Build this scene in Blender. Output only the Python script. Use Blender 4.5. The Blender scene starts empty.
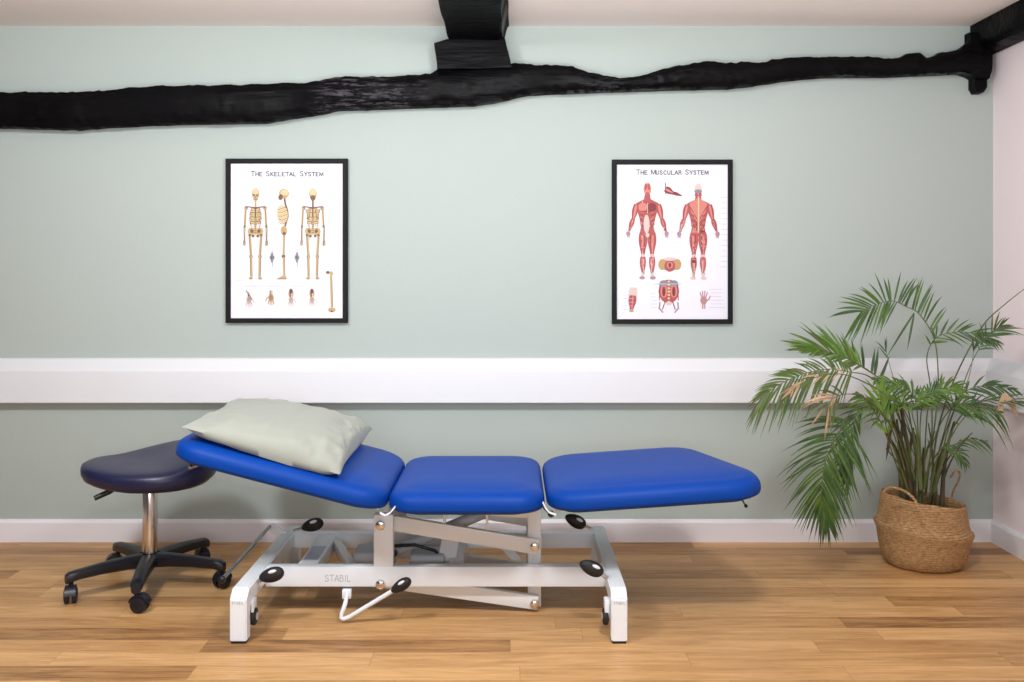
import bpy, bmesh, math, random
from mathutils import Vector, Matrix, noise
random.seed(7)
R = math.radians
SC = bpy.context.scene
COL = SC.collection

# ------------------------------------------------------------------ camera
F = 946.0; HZ = 268.0; CH = 1.172; CD = 4.06      # focal length (px), horizon row, camera height, distance to wall
cd = bpy.data.cameras.new('camera'); cam = bpy.data.objects.new('camera', cd); COL.objects.link(cam)
cam.location = (0, -CD, CH); cam.rotation_euler = (R(90), 0, 0)
cd.sensor_width = 36; cd.lens = F/1024*36; cd.shift_y = -(341-HZ)/1024; cd.clip_start = .05
SC.camera = cam

# ------------------------------------------------------------------ world, lights, exposure
w = bpy.data.worlds.new('world'); SC.world = w; w.use_nodes = True
w.node_tree.nodes['Background'].inputs[0].default_value = (1, 1, 1, 1)
w.node_tree.nodes['Background'].inputs[1].default_value = .1
def area(name, loc, target, sx, sy, power, col=(1, 1, 1), spread=180):
    l = bpy.data.lights.new(name, 'AREA'); l.shape = 'RECTANGLE'; l.size = sx; l.size_y = sy
    l.energy = power; l.color = col; l.spread = R(spread)
    o = bpy.data.objects.new(name, l); COL.objects.link(o); o.location = loc
    o.rotation_euler = (Vector(target)-Vector(loc)).to_track_quat('-Z', 'Y').to_euler()
    return o
area('ceiling_lamp', (.40, -2.30, 2.12), (.25, -.5, .6), .26, .26, 24, (.95, .975, 1))
area('ceiling_lamp', (-1.35, -2.40, 2.12), (-1.4, -.6, .5), .26, .26, 31, (.95, .975, 1))
area('camera_side_fill', (.1, -5.9, 1.25), (.5, 0, 1.2), 2.6, .7, 42, (.94, .97, 1))  # unseen soft fill added on the camera side; the wall has no window
area('ceiling_fill', (-.2, -2.6, 1.2), (-.2, -1.2, 2.2), 2.4, .7, 26, (.92, .96, 1), 130)  # added lamp aimed upward to brighten the ceiling
SC.view_settings.view_transform = 'Standard'; SC.view_settings.look = 'None'
SC.view_settings.gamma = 1; SC.view_settings.use_curve_mapping = False
SC.view_settings.exposure = 0.17
SC.render.film_transparent = False
SC.cycles.max_bounces = 8; SC.cycles.diffuse_bounces = 3; SC.cycles.use_denoising = True

# ------------------------------------------------------------------ helpers
def W(px, py, s):
    "a point seen at (px,py) in the plane whose scale is s pixels per metre"
    return Vector(((px-512)/s, F/s-CD, CH-(py-HZ)/s))
def lin(c):
    return tuple((v/255/12.92 if v/255 <= .04045 else ((v/255+.055)/1.055)**2.4) for v in c)+(1,)
def mat(name, rgb, rough=.5, metal=0, spec=.5, bump=None, var=None, coat=0, sheen=0):
    m = bpy.data.materials.new(name); m.use_nodes = True; nt = m.node_tree; b = nt.nodes['Principled BSDF']
    b.inputs['Base Color'].default_value = lin(rgb); b.inputs['Roughness'].default_value = rough
    b.inputs['Metallic'].default_value = metal; b.inputs['Specular IOR Level'].default_value = spec
    b.inputs['Coat Weight'].default_value = coat; b.inputs['Sheen Weight'].default_value = sheen
    tc = nt.nodes.new('ShaderNodeTexCoord')
    def nz(scale, detail=4, vec=(1, 1, 1)):
        mp = nt.nodes.new('ShaderNodeMapping'); mp.inputs['Scale'].default_value = vec
        n = nt.nodes.new('ShaderNodeTexNoise'); n.inputs['Scale'].default_value = scale; n.inputs['Detail'].default_value = detail
        nt.links.new(tc.outputs['Object'], mp.inputs[0]); nt.links.new(mp.outputs[0], n.inputs['Vector']); return n
    if bump:
        n = nz(bump[0], 5, bump[2] if len(bump) > 2 else (1, 1, 1)); bp = nt.nodes.new('ShaderNodeBump')
        bp.inputs['Strength'].default_value = bump[1]; bp.inputs['Distance'].default_value = .01
        nt.links.new(n.outputs[0], bp.inputs['Height']); nt.links.new(bp.outputs[0], b.inputs['Normal'])
    if var:
        n = nz(var[0], 4, var[2] if len(var) > 2 else (1, 1, 1)); mx = nt.nodes.new('ShaderNodeMix'); mx.data_type = 'RGBA'
        mr = nt.nodes.new('ShaderNodeMapRange'); mr.inputs[1].default_value = .35; mr.inputs[2].default_value = .65
        nt.links.new(n.outputs[0], mr.inputs[0]); nt.links.new(mr.outputs[0], mx.inputs[0])
        mx.inputs[6].default_value = lin(rgb); mx.inputs[7].default_value = lin(var[1])
        nt.links.new(mx.outputs[2], b.inputs['Base Color'])
    return m

class MB:
    def __init__(s): s.bm = bmesh.new()
    def poly(s, pts, mi=0):
        f = s.bm.faces.new([s.bm.verts.new(p) for p in pts]); f.material_index = mi; return f
    def box(s, a, b, bev=0.0, seg=2, M=None):
        bm = bmesh.new(); bmesh.ops.create_cube(bm, size=1)
        a = Vector(a); b = Vector(b); c = (a+b)/2; d = b-a
        for v in bm.verts: v.co = Vector((v.co.x*abs(d.x), v.co.y*abs(d.y), v.co.z*abs(d.z)))+c
        if bev: bmesh.ops.bevel(bm, geom=bm.edges[:], offset=bev, segments=seg, affect='EDGES', profile=.5)
        s._add(bm, M)
    def _add(s, bm, M=None):
        if M: bmesh.ops.transform(bm, matrix=M, verts=bm.verts)
        me = bpy.data.meshes.new('t'); bm.to_mesh(me); bm.free(); s.bm.from_mesh(me); bpy.data.meshes.remove(me)
    def bar(s, p, q, w, h, bev=.003, up=(0, 0, 1)):
        "rectangular bar from p to q, w across, h along up"
        p = Vector(p); q = Vector(q); t = (q-p).normalized(); u = Vector(up); sd = t.cross(u).normalized(); u = sd.cross(t)
        M = Matrix((( t.x, sd.x, u.x, 0), (t.y, sd.y, u.y, 0), (t.z, sd.z, u.z, 0), (0, 0, 0, 1))); M.translation = (p+q)/2
        L = (q-p).length
        s.box((-L/2, -w/2, -h/2), (L/2, w/2, h/2), bev, 2, M)
    def tube(s, pts, r, n=12, cap=True):
        pts = [Vector(p) for p in pts]; rr = r if isinstance(r, (list, tuple)) else [r]*len(pts)
        rings = []; ref = None
        for i, p in enumerate(pts):
            t = (pts[min(i+1, len(pts)-1)]-pts[max(i-1, 0)]).normalized()
            if ref is None: ref = Vector((0, 0, 1)) if abs(t.z) < .9 else Vector((0, 1, 0))
            a = t.cross(ref).normalized(); b = a.cross(t); ref = b
            rings.append([s.bm.verts.new(p+(a*math.cos(2*math.pi*k/n)+b*math.sin(2*math.pi*k/n))*rr[i]) for k in range(n)])
        for A, B in zip(rings, rings[1:]):
            for k in range(n): s.bm.faces.new((A[k], B[k], B[(k+1) % n], A[(k+1) % n]))
        if cap: s.bm.faces.new(rings[0]); s.bm.faces.new(rings[-1][::-1])
    def rings(s, rs, cap=True, closed=True):
        V = [[s.bm.verts.new(p) for p in r] for r in rs]; n = len(V[0])
        for A, B in zip(V, V[1:]):
            for k in range(n if closed else n-1): s.bm.faces.new((A[k], A[(k+1) % n], B[(k+1) % n], B[k]))
        if cap: s.bm.faces.new(V[0][::-1]); s.bm.faces.new(V[-1])
        return V
    def lathe(s, prof, c, n=24, axis='z', cap=True):
        c = Vector(c); rs = []
        for r, h in prof:
            ring = []
            for k in range(n):
                a = 2*math.pi*k/n; x, y = r*math.cos(a), r*math.sin(a)
                ring.append(c+(Vector((x, y, h)) if axis == 'z' else Vector((x, h, y)) if axis == 'y' else Vector((h, x, y))))
            rs.append(ring)
        s.rings(rs, cap)
    def ell(s, c, rad, M=None, n=16):
        bm = bmesh.new(); bmesh.ops.create_uvsphere(bm, u_segments=n, v_segments=n//2+2, radius=1)
        for v in bm.verts: v.co = Vector((v.co.x*rad[0], v.co.y*rad[1], v.co.z*rad[2]))
        T = Matrix.Translation(Vector(c)); s._add(bm, T @ M if M else T)

def catmull(pts, n):
    pts = [Vector(p) for p in pts]; q = [pts[0]*2-pts[1]]+pts+[pts[-1]*2-pts[-2]]; out = []; m = len(pts)-1
    for i in range(n+1):
        t = i/n*m; k = min(int(t), m-1); f = t-k; a, b, c, d = q[k:k+4]
        out.append(.5*((2*b)+(c-a)*f+(2*a-5*b+4*c-d)*f*f+(3*b-3*c+d-a)*f**3))
    return out
ORG = {}
def finish(name, mb, m, parent=None, smooth=True, angle=40, loc=None):
    me = bpy.data.meshes.new(name); bm = mb.bm
    off = ORG[parent.name] if parent else Vector(loc or (0, 0, 0))
    for v in bm.verts: v.co -= off
    bmesh.ops.recalc_face_normals(bm, faces=bm.faces)
    if smooth:
        for f in bm.faces: f.smooth = True
        for e in bm.edges:
            if len(e.link_faces) == 2 and e.calc_face_angle(0) > R(angle): e.smooth = False
    bm.to_mesh(me); bm.free()
    for x in (m if isinstance(m, (list, tuple)) else [m]): me.materials.append(x)
    o = bpy.data.objects.new(name, me); COL.objects.link(o)
    if parent: o.parent = parent
    else: o.location = off
    ORG[o.name] = off
    return o
def tag(o, label=None, cat=None, kind=None, group=None):
    if label: o['label'] = label
    if cat: o['category'] = cat
    if kind: o['kind'] = kind
    if group: o['group'] = group
    return o
def thing(name, loc, label, cat, group=None):
    o = bpy.data.objects.new(name, None); COL.objects.link(o); o.location = loc; ORG[o.name] = Vector(loc)
    return tag(o, label, cat, None, group)

# ------------------------------------------------------------------ materials
M_ = {}
M_['wall'] = mat('sage_wall_paint', (173, 182, 177), .85, bump=(60, .06), spec=.2)
M_['pinkwall'] = mat('pale_lilac_wall_paint', (246, 232, 234), .85, bump=(40, .06), spec=.2)
M_['greywall'] = mat('grey_wall_paint', (88, 92, 98), .9)
M_['ceil'] = mat('ceiling_paint', (250, 240, 234), .9, bump=(30, .08), spec=.2)
M_['trim'] = mat('white_gloss_trim', (236, 233, 238), .35)
M_['rail'] = mat('white_rail_paint', (222, 222, 226), .45)
M_['blue'] = mat('blue_vinyl', (3, 62, 152), .48, bump=(300, .03), spec=.16)
M_['navy'] = mat('navy_vinyl', (24, 27, 62), .38, bump=(300, .03))
M_['white'] = mat('white_powder_coat', (240, 245, 252), .3)
M_['cream'] = mat('off_white_powder_coat', (232, 232, 232), .35)
M_['chrome'] = mat('chrome', (222, 216, 210), .2, 1)
M_['steel'] = mat('brushed_steel', (150, 150, 152), .35, 1)
M_['black'] = mat('black_plastic', (18, 18, 20), .4)
M_['rubber'] = mat('black_rubber', (26, 25, 26), .6)
M_['grey'] = mat('grey_plastic', (186, 190, 198), .5)
M_['frameblk'] = mat('black_picture_frame', (16, 15, 17), .6, 0, .2)
M_['base'] = mat('navy_black_nylon', (20, 20, 30), .4)
M_['pillow'] = mat('sage_cotton', (156, 160, 150), .85, bump=(14, .25), sheen=.2)
M_['soil'] = mat('dark_soil', (40, 28, 20), .95, bump=(40, .8))
M_['ink'] = mat('printed_ink', (52, 48, 60), .6)
M_['logo'] = mat('grey_logo_print', (150, 148, 158), .5)
M_['blueprint'] = mat('blue_label_print', (95, 110, 160), .5)

def wood_floor():
    m = bpy.data.materials.new('oak_laminate'); m.use_nodes = True; nt = m.node_tree; N = nt.nodes; L = nt.links
    b = N['Principled BSDF']
    tc = N.new('ShaderNodeTexCoord'); sp = N.new('ShaderNodeSeparateXYZ'); L.new(tc.outputs['Object'], sp.inputs[0])
    def mth(op, a, c=None, d=None):
        n = N.new('ShaderNodeMath'); n.operation = op
        for i, v in enumerate((a, c, d)):
            if v is None: continue
            if isinstance(v, (int, float)): n.inputs[i].default_value = v
            else: L.new(v, n.inputs[i])
        return n.outputs[0]
    RW, PL = .098, .95
    yr = mth('DIVIDE', sp.outputs['Y'], RW); row = mth('FLOOR', yr)
    wn = N.new('ShaderNodeTexWhiteNoise'); wn.noise_dimensions = '1D'; L.new(row, wn.inputs['W'])
    xo = mth('ADD', mth('DIVIDE', sp.outputs['X'], PL), mth('MULTIPLY', wn.outputs['Value'], 7.3)); col = mth('FLOOR', xo)
    cb = N.new('ShaderNodeCombineXYZ'); L.new(row, cb.inputs[0]); L.new(col, cb.inputs[1])
    wp = N.new('ShaderNodeTexWhiteNoise'); wp.noise_dimensions = '2D'; L.new(cb.outputs[0], wp.inputs['Vector'])
    # grain, shifted for every board
    g = N.new('ShaderNodeCombineXYZ')
    L.new(mth('ADD', mth('MULTIPLY', sp.outputs['X'], 1.0), mth('MULTIPLY', wp.outputs['Value'], 40)), g.inputs[0])
    L.new(mth('MULTIPLY', sp.outputs['Y'], 9.0), g.inputs[1]); L.new(mth('MULTIPLY', wp.outputs['Value'], 9), g.inputs[2])
    n1 = N.new('ShaderNodeTexNoise'); n1.inputs['Scale'].default_value = 2.6; n1.inputs['Detail'].default_value = 7; n1.inputs['Roughness'].default_value = .70
    n1.inputs['Distortion'].default_value = .7
    L.new(g.outputs[0], n1.inputs['Vector'])
    n2 = N.new('ShaderNodeTexNoise'); n2.inputs['Scale'].default_value = 16; n2.inputs['Detail'].default_value = 5
    g2 = N.new('ShaderNodeVectorMath'); g2.operation = 'MULTIPLY'; g2.inputs[1].default_value = (.45, 3.2, 1)
    L.new(g.outputs[0], g2.inputs[0]); L.new(g2.outputs[0], n2.inputs['Vector'])
    n3 = N.new('ShaderNodeTexNoise'); n3.inputs['Scale'].default_value = 5; n3.inputs['Detail'].default_value = 6; n3.inputs['Roughness'].default_value = .75
    g3 = N.new('ShaderNodeVectorMath'); g3.operation = 'MULTIPLY'; g3.inputs[1].default_value = (1.2, 5.5, 1)
    L.new(g.outputs[0], g3.inputs[0]); L.new(g3.outputs[0], n3.inputs['Vector'])
    ramp = N.new('ShaderNodeValToRGB'); e = ramp.color_ramp.elements
    e[0].position = .28; e[0].color = lin((122, 82, 46)); e[1].position = .68; e[1].color = lin((222, 176, 120))
    x = e.new(.45); x.color = lin((184, 137, 85)); 
    f = mth('ADD', mth('MULTIPLY', n1.outputs[0], .60), mth('MULTIPLY', n2.outputs[0], .26))
    f = mth('ADD', f, mth('SUBTRACT', mth('MULTIPLY', wp.outputs['Value'], .26), .07))
    f = mth('ADD', f, mth('MULTIPLY', mth('SUBTRACT', n3.outputs[0], .5), .42))
    L.new(f, ramp.inputs[0])
    # knots
    vn = N.new('ShaderNodeTexVoronoi'); vn.inputs['Scale'].default_value = 1.6
    kv = N.new('ShaderNodeCombineXYZ'); L.new(mth('ADD', sp.outputs['X'], mth('MULTIPLY', n1.outputs[0], .1)), kv.inputs[0]); L.new(mth('MULTIPLY', sp.outputs['Y'], 2.2), kv.inputs[1])
    L.new(kv.outputs[0], vn.inputs['Vector'])
    kn = N.new('ShaderNodeMapRange'); kn.inputs[1].default_value = .0; kn.inputs[2].default_value = .07; kn.inputs[3].default_value = .75; kn.inputs[4].default_value = 0
    L.new(vn.outputs['Distance'], kn.inputs[0])
    mk = N.new('ShaderNodeMix'); mk.data_type = 'RGBA'; L.new(kn.outputs[0], mk.inputs[0]); L.new(ramp.outputs[0], mk.inputs[6]); mk.inputs[7].default_value = lin((84, 54, 34))
    # joints
    fy = mth('FRACT', yr); fx = mth('FRACT', xo)
    jy = mth('LESS_THAN', fy, .018); jx = mth('LESS_THAN', fx, .0022)
    j = mth('MULTIPLY', mth('MAXIMUM', jy, jx), .34)
    mj = N.new('ShaderNodeMix'); mj.data_type = 'RGBA'; L.new(j, mj.inputs[0]); L.new(mk.outputs[2], mj.inputs[6]); mj.inputs[7].default_value = lin((90, 60, 40))
    L.new(mj.outputs[2], b.inputs['Base Color'])
    b.inputs['Roughness'].default_value = .42; b.inputs['Specular IOR Level'].default_value = .4
    bp = N.new('ShaderNodeBump'); bp.inputs['Strength'].default_value = .08; bp.inputs['Distance'].default_value = .004
    L.new(n2.outputs[0], bp.inputs['Height']); L.new(bp.outputs[0], b.inputs['Normal'])
    return m
M_['floor'] = wood_floor()

def beam_mat():
    m = mat('black_painted_timber', (5, 4, 6), .6, bump=(30, .8, (.12, 1, 1)), spec=.10)
    nt = m.node_tree; b = nt.nodes['Principled BSDF']; tc = nt.nodes.new('ShaderNodeTexCoord')
    n = nt.nodes.new('ShaderNodeTexNoise'); n.inputs['Scale'].default_value = 3; nt.links.new(tc.outputs['Object'], n.inputs['Vector'])
    mr = nt.nodes.new('ShaderNodeMapRange'); mr.inputs[1].default_value = .4; mr.inputs[2].default_value = .62; mr.inputs[3].default_value = .75; mr.inputs[4].default_value = .38
    nt.links.new(n.outputs[0], mr.inputs[0]); nt.links.new(mr.outputs[0], b.inputs['Roughness'])
    # grey glint streaks painted into the base colour, in two places along the timber
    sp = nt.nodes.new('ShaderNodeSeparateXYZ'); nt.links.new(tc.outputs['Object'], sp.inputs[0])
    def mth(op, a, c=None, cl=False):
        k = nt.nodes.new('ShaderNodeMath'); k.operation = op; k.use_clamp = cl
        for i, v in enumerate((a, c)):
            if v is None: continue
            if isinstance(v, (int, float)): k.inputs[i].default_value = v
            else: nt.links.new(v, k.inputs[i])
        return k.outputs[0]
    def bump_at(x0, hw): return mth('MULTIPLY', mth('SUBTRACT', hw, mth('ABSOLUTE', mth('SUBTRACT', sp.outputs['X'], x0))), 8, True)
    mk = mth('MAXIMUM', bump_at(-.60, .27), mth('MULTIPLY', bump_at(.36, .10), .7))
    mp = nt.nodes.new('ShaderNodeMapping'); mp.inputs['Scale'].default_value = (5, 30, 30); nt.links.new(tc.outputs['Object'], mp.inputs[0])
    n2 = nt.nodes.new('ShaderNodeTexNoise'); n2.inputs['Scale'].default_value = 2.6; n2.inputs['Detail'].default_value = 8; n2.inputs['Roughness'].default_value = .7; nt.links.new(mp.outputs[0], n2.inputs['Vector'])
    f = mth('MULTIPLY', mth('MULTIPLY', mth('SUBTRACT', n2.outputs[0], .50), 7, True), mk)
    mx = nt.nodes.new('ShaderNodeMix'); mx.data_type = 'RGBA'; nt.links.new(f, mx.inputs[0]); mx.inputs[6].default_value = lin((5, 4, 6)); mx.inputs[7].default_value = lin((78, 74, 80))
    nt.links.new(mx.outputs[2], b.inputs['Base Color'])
    return m
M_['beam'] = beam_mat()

def basket_mat():
    m = mat('woven_seagrass', (208, 166, 116), .8, var=(70, (164, 122, 78), (1, 1, 3)))
    nt = m.node_tree; b = nt.nodes['Principled BSDF']; tc = nt.nodes.new('ShaderNodeTexCoord')
    sp = nt.nodes.new('ShaderNodeSeparateXYZ'); nt.links.new(tc.outputs['Object'], sp.inputs[0])
    an = nt.nodes.new('ShaderNodeMath'); an.operation = 'ARCTAN2'; nt.links.new(sp.outputs['Y'], an.inputs[0]); nt.links.new(sp.outputs['X'], an.inputs[1])
    cb = nt.nodes.new('ShaderNodeCombineXYZ'); nt.links.new(an.outputs[0], cb.inputs[0])
    mz = nt.nodes.new('ShaderNodeMath'); mz.operation = 'MULTIPLY'; nt.links.new(sp.outputs['Z'], mz.inputs[0]); mz.inputs[1].default_value = 6; nt.links.new(mz.outputs[0], cb.inputs[1])
    br = nt.nodes.new('ShaderNodeTexBrick'); br.inputs['Scale'].default_value = 9; br.inputs['Brick Width'].default_value = .55; br.inputs['Row Height'].default_value = .5
    br.inputs['Mortar Size'].default_value = .05; br.inputs['Mortar Smooth'].default_value = 1
    nt.links.new(cb.outputs[0], br.inputs['Vector'])
    bp = nt.nodes.new('ShaderNodeBump'); bp.invert = True; bp.inputs['Strength'].default_value = 1; bp.inputs['Distance'].default_value = .012
    nt.links.new(br.outputs['Fac'], bp.inputs['Height']); nt.links.new(bp.outputs[0], b.inputs['Normal'])
    return m
M_['basket'] = basket_mat()

def leaf_mat(name, c1, c2, tr=.35):
    m = mat(name, c1, .42, var=(18, c2), spec=.5); nt = m.node_tree; b = nt.nodes['Principled BSDF']
    t = nt.nodes.new('ShaderNodeBsdfTranslucent'); mx = nt.nodes.new('ShaderNodeMixShader'); mx.inputs[0].default_value = tr
    src = b.inputs['Base Color'].links[0].from_socket; nt.links.new(src, t.inputs[0])
    out = nt.nodes['Material Output']; nt.links.new(b.outputs[0], mx.inputs[1]); nt.links.new(t.outputs[0], mx.inputs[2]); nt.links.new(mx.outputs[0], out.inputs[0])
    return m
M_['leaf'] = leaf_mat('palm_leaf_green', (70, 104, 46), (100, 130, 58))
M_['leafd'] = leaf_mat('palm_leaf_deep_green', (56, 84, 48), (78, 108, 62), .25)
M_['leafl'] = leaf_mat('palm_leaf_bright_green', (128, 160, 70), (92, 134, 50), .4)
M_['leafo'] = leaf_mat('palm_leaf_olive', (116, 124, 70), (84, 104, 54))
M_['dry'] = leaf_mat('palm_leaf_dry', (216, 182, 150), (176, 140, 98), .3)
M_['stem'] = mat('palm_stem', (96, 112, 58), .5, var=(12, (70, 74, 40)))
M_['stalk'] = mat('palm_stalk_sheath', (58, 56, 38), .7, var=(20, (92, 72, 52)))

# ------------------------------------------------------------------ room
XR, XL, YB, ZC = 2.064, -2.9, -6.2, CH+(HZ-26)/233
def slab(name, a, b, m):
    mb = MB(); mb.box(a, b); return tag(finish(name, mb, m, smooth=False), kind='structure')
slab('floor', (XL-.1, YB-.1, -.1), (XR+.1, .1, 0), M_['floor'])
slab('ceiling', (XL-.1, YB-.1, ZC), (XR+.1, .1, ZC+.1), M_['ceil'])
slab('wall_back', (XL-.1, 0, 0), (XR+.1, .1, ZC), M_['wall'])
slab('wall_right', (XR, YB-.1, 0), (XR+.1, 0, ZC), M_['pinkwall'])
slab('wall_left', (XL-.1, YB-.1, 0), (XL, 0, ZC), M_['greywall'])
slab('wall_front', (XL, YB-.1, 0), (XR, YB, ZC), M_['greywall'])

def extr_profile(prof, p0, p1, out, m0=0, m1=0):
    "profile (d out of the wall, z) swept from p0 to p1; out is the wall normal; m0/m1 mitre the ends"
    mb = MB(); p0 = Vector(p0); p1 = Vector(p1); o = Vector(out); t = (p1-p0).normalized()
    mb.rings([[p0+o*d+t*d*m0+Vector((0, 0, z)) for d, z in prof], [p1+o*d+t*d*m1+Vector((0, 0, z)) for d, z in prof]])
    return mb
bprof = [(0, 0), (.017, 0), (.017, .082), (.012, .092), (.006, .095), (0, .095)]
tag(finish('baseboard_back', extr_profile(bprof, (XL, 0, 0), (XR, 0, 0), (0, -1, 0), 0, -1), M_['trim'], smooth=False), kind='structure')
tag(finish('baseboard_right', extr_profile(bprof, (XR, 0, 0), (XR, YB, 0), (-1, 0, 0), 1, 0), M_['trim'], smooth=False), kind='structure')
tag(finish('baseboard_left', extr_profile(bprof, (XL, 0, 0), (XL, YB, 0), (1, 0, 0), 0, 0), M_['trim'], smooth=False), kind='structure')
rprof = [(0, .600), (.057, .600), (.060, .603), (.060, .735), (.058, .739), (.024, .782), (.02, .786), (0, .786)]
tag(finish('trim_1', extr_profile(rprof, (XL, 0, 0), (XR, 0, 0), (0, -1, 0), 0, -1), M_['rail'], smooth=False), kind='structure')
tag(finish('trim_2', extr_profile(rprof, (XR, 0, 0), (XR, YB, 0), (-1, 0, 0), 1, 0), M_['rail'], smooth=False), kind='structure')

# timber beams
def interp(tab, x):
    if x <= tab[0][0]: return tab[0][1]
    for (a, b), (c, d) in zip(tab, tab[1:]):
        if x <= c:
            t = (x-a)/(c-a); t = t*t*(3-2*t)*.5+t*.5; return b+(d-b)*t
    return tab[-1][1]
top = [(-180, 93), (-60, 90), (0, 91), (60, 91), (100, 90), (115, 88), (130, 86), (150, 85), (200, 84), (250, 83), (305, 82), (315, 80), (330, 77), (350, 75),
       (370, 75), (385, 76), (415, 74), (430, 72), (440, 67), (508, 62), (530, 63), (567, 64), (580, 68), (595, 72), (605, 75), (620, 76.5), (635, 75.5), (650, 72), (665, 67),
       (680, 64), (695, 61.5), (708, 60), (735, 61.5), (750, 60.5), (765, 61), (775, 58), (790, 56), (830, 55.5), (855, 55), (875, 56), (890, 57.5), (900, 56),
       (912, 52), (920, 51), (930, 56.5), (945, 51), (960, 48), (970, 42), (978, 34), (992, 28)]
bot = [(-180, 130), (-60, 126), (0, 127), (30, 128), (75, 128.5), (90, 127), (110, 126), (150, 124), (190, 123), (262, 122), (275, 119.5), (290, 117), (305, 115), (320, 112.5),
       (335, 109), (370, 108), (410, 106.5), (450, 105), (470, 104.5), (490, 102), (505, 99), (520, 95), (530, 93.5), (560, 92), (620, 90), (680, 88), (730, 87),
       (750, 85), (770, 82), (790, 79), (810, 77), (830, 75.5), (890, 75), (930, 73.5), (965, 72), (972, 74), (980, 78), (992, 78)]
DB = .085; sB = F/(CD-DB)
def rnoise(x, y, z, s, a): return noise.noise(Vector((x*s, y*s, z*s)))*a
mb = MB(); rs = []
xa = -160.0
while xa <= 992.5:
    zt = CH+(HZ-interp(top, xa))/sB; zb = CH+(HZ-interp(bot, xa))/sB; X = (xa-512)/sB; ring = []
    nn = 9
    def q(dy, z, k):
        j = rnoise(X*1.0, dy*3+k, z*2, 14, .006)+rnoise(X, k*1.7, 3, 45, .0055)
        return Vector((X, min(0.0, -dy+j*.7), z+j))
    ring.append(Vector((X, 0.0, zt-.004))); ring.append(q(DB*.45, zt, 1)); ring.append(q(DB*.85, zt-.003, 2)); 
    for i in range(nn):
        t = i/(nn-1); ring.append(q(DB+.008*math.sin(math.pi*t)-.012*(abs(2*t-1)**6), zt-.008+(zb-zt+.016)*t, 3+i))
    ring.append(q(DB*.85, zb+.003, 14)); ring.append(q(DB*.45, zb, 15)); ring.append(Vector((X, 0.0, zb+.004)))
    rs.append(ring); xa += 2.6
mb.rings(rs)
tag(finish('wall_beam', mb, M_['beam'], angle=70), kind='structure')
# bracket block on the wall under the ceiling beam
def rough_prism(outline, y0, y1, step=.02, amp=.004):
    "outline [(x,z)] in the wall plane, from depth y0 to y1 (toward the room)"
    pts = []
    for (a, b), (c, d) in zip(outline, outline[1:]+outline[:1]):
        k = max(1, int(math.hypot(c-a, d-b)/step))
        for i in range(k): pts.append((a+(c-a)*i/k, b+(d-b)*i/k))
    mb = MB(); rs = []
    K = max(2, int(abs(y1-y0)/.04))
    for i in range(K+1):
        y = y0+(y1-y0)*i/K; cx = sum(p[0] for p in pts)/len(pts); cz = sum(p[1] for p in pts)/len(pts)
        f = 1 if i < K else .985
        rs.append([Vector((cx+(x-cx)*f+rnoise(x, y, z, 12, amp)*(i > 0), y, cz+(z-cz)*f+rnoise(z+9, y, x, 12, amp)*(i > 0))) for x, z in pts])
    mb.rings(rs); return mb
def wz(px, py, s=sB): return ((px-512)/s, CH+(HZ-py)/s)
o = rough_prism([wz(434, 44), wz(447, 40), wz(505, 38), wz(508, 50), wz(510, 58), wz(512, 68), wz(490, 69), wz(437, 70), wz(436, 60)], 0, -DB-.02)
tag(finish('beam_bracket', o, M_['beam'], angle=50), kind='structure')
# ceiling beam running toward the viewer
x0, x1 = (448-512)/233, (508-512)/233; zb = CH+(HZ-39)/240
oc = [(x0-.012, ZC), (x0-.004, ZC-.012), (x0+.012, zb+.004), (x0+.022, zb), (x1-.04, zb), (x1-.022, zb+.006), (x1-.004, ZC-.008), (x1+.004, ZC)]
mb = MB(); rs = []
for i in range(90):
    y = -i*.068
    rs.append([Vector((x+rnoise(x*5, y, 1, 5, .006), y, min(ZC-.0005, z+rnoise(z*5, y, x*4, 5, .005)) if j not in (0, len(oc)-1) else ZC-.0005)) for j, (x, z) in enumerate(oc)])
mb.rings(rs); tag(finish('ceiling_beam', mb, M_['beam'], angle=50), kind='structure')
# wall plate along the right wall, with the short post in the corner
mb = MB(); rs = []
for i in range(90):
    y = -i*.068
    zl = CH+(HZ-54)/233
    k = max(0, 1-abs(y)/.25)
    prof = [(XR-.098, ZC-.0005), (XR-.10, ZC-.03), (XR-.10, zl+.03), (XR-.085, zl+.005), (XR-.05, zl-.004), (XR-.0005, zl)]
    rs.append([Vector((min(XR-.0005, x+rnoise(x*3, y, z, 6, .005)*(j not in (0, 5))), y, z+rnoise(z*3, y, x, 5, .009)*(j > 1))) for j, (x, z) in enumerate(prof)]+[Vector((XR-.0005, y, ZC-.0005))])
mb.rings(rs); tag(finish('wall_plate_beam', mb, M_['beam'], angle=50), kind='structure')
o = rough_prism([wz(974, 30), wz(1000, 30), wz(1001, 50), wz(991, 58), wz(991, 86), wz(988, 91), wz(981, 91), wz(978, 86), wz(978, 72), wz(974, 66)], 0, -.055, amp=.003)
for v in o.bm.verts: v.co.x = min(v.co.x, XR-.001)
tag(finish('corner_post_stub', o, M_['beam'], angle=50), kind='structure')

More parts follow.
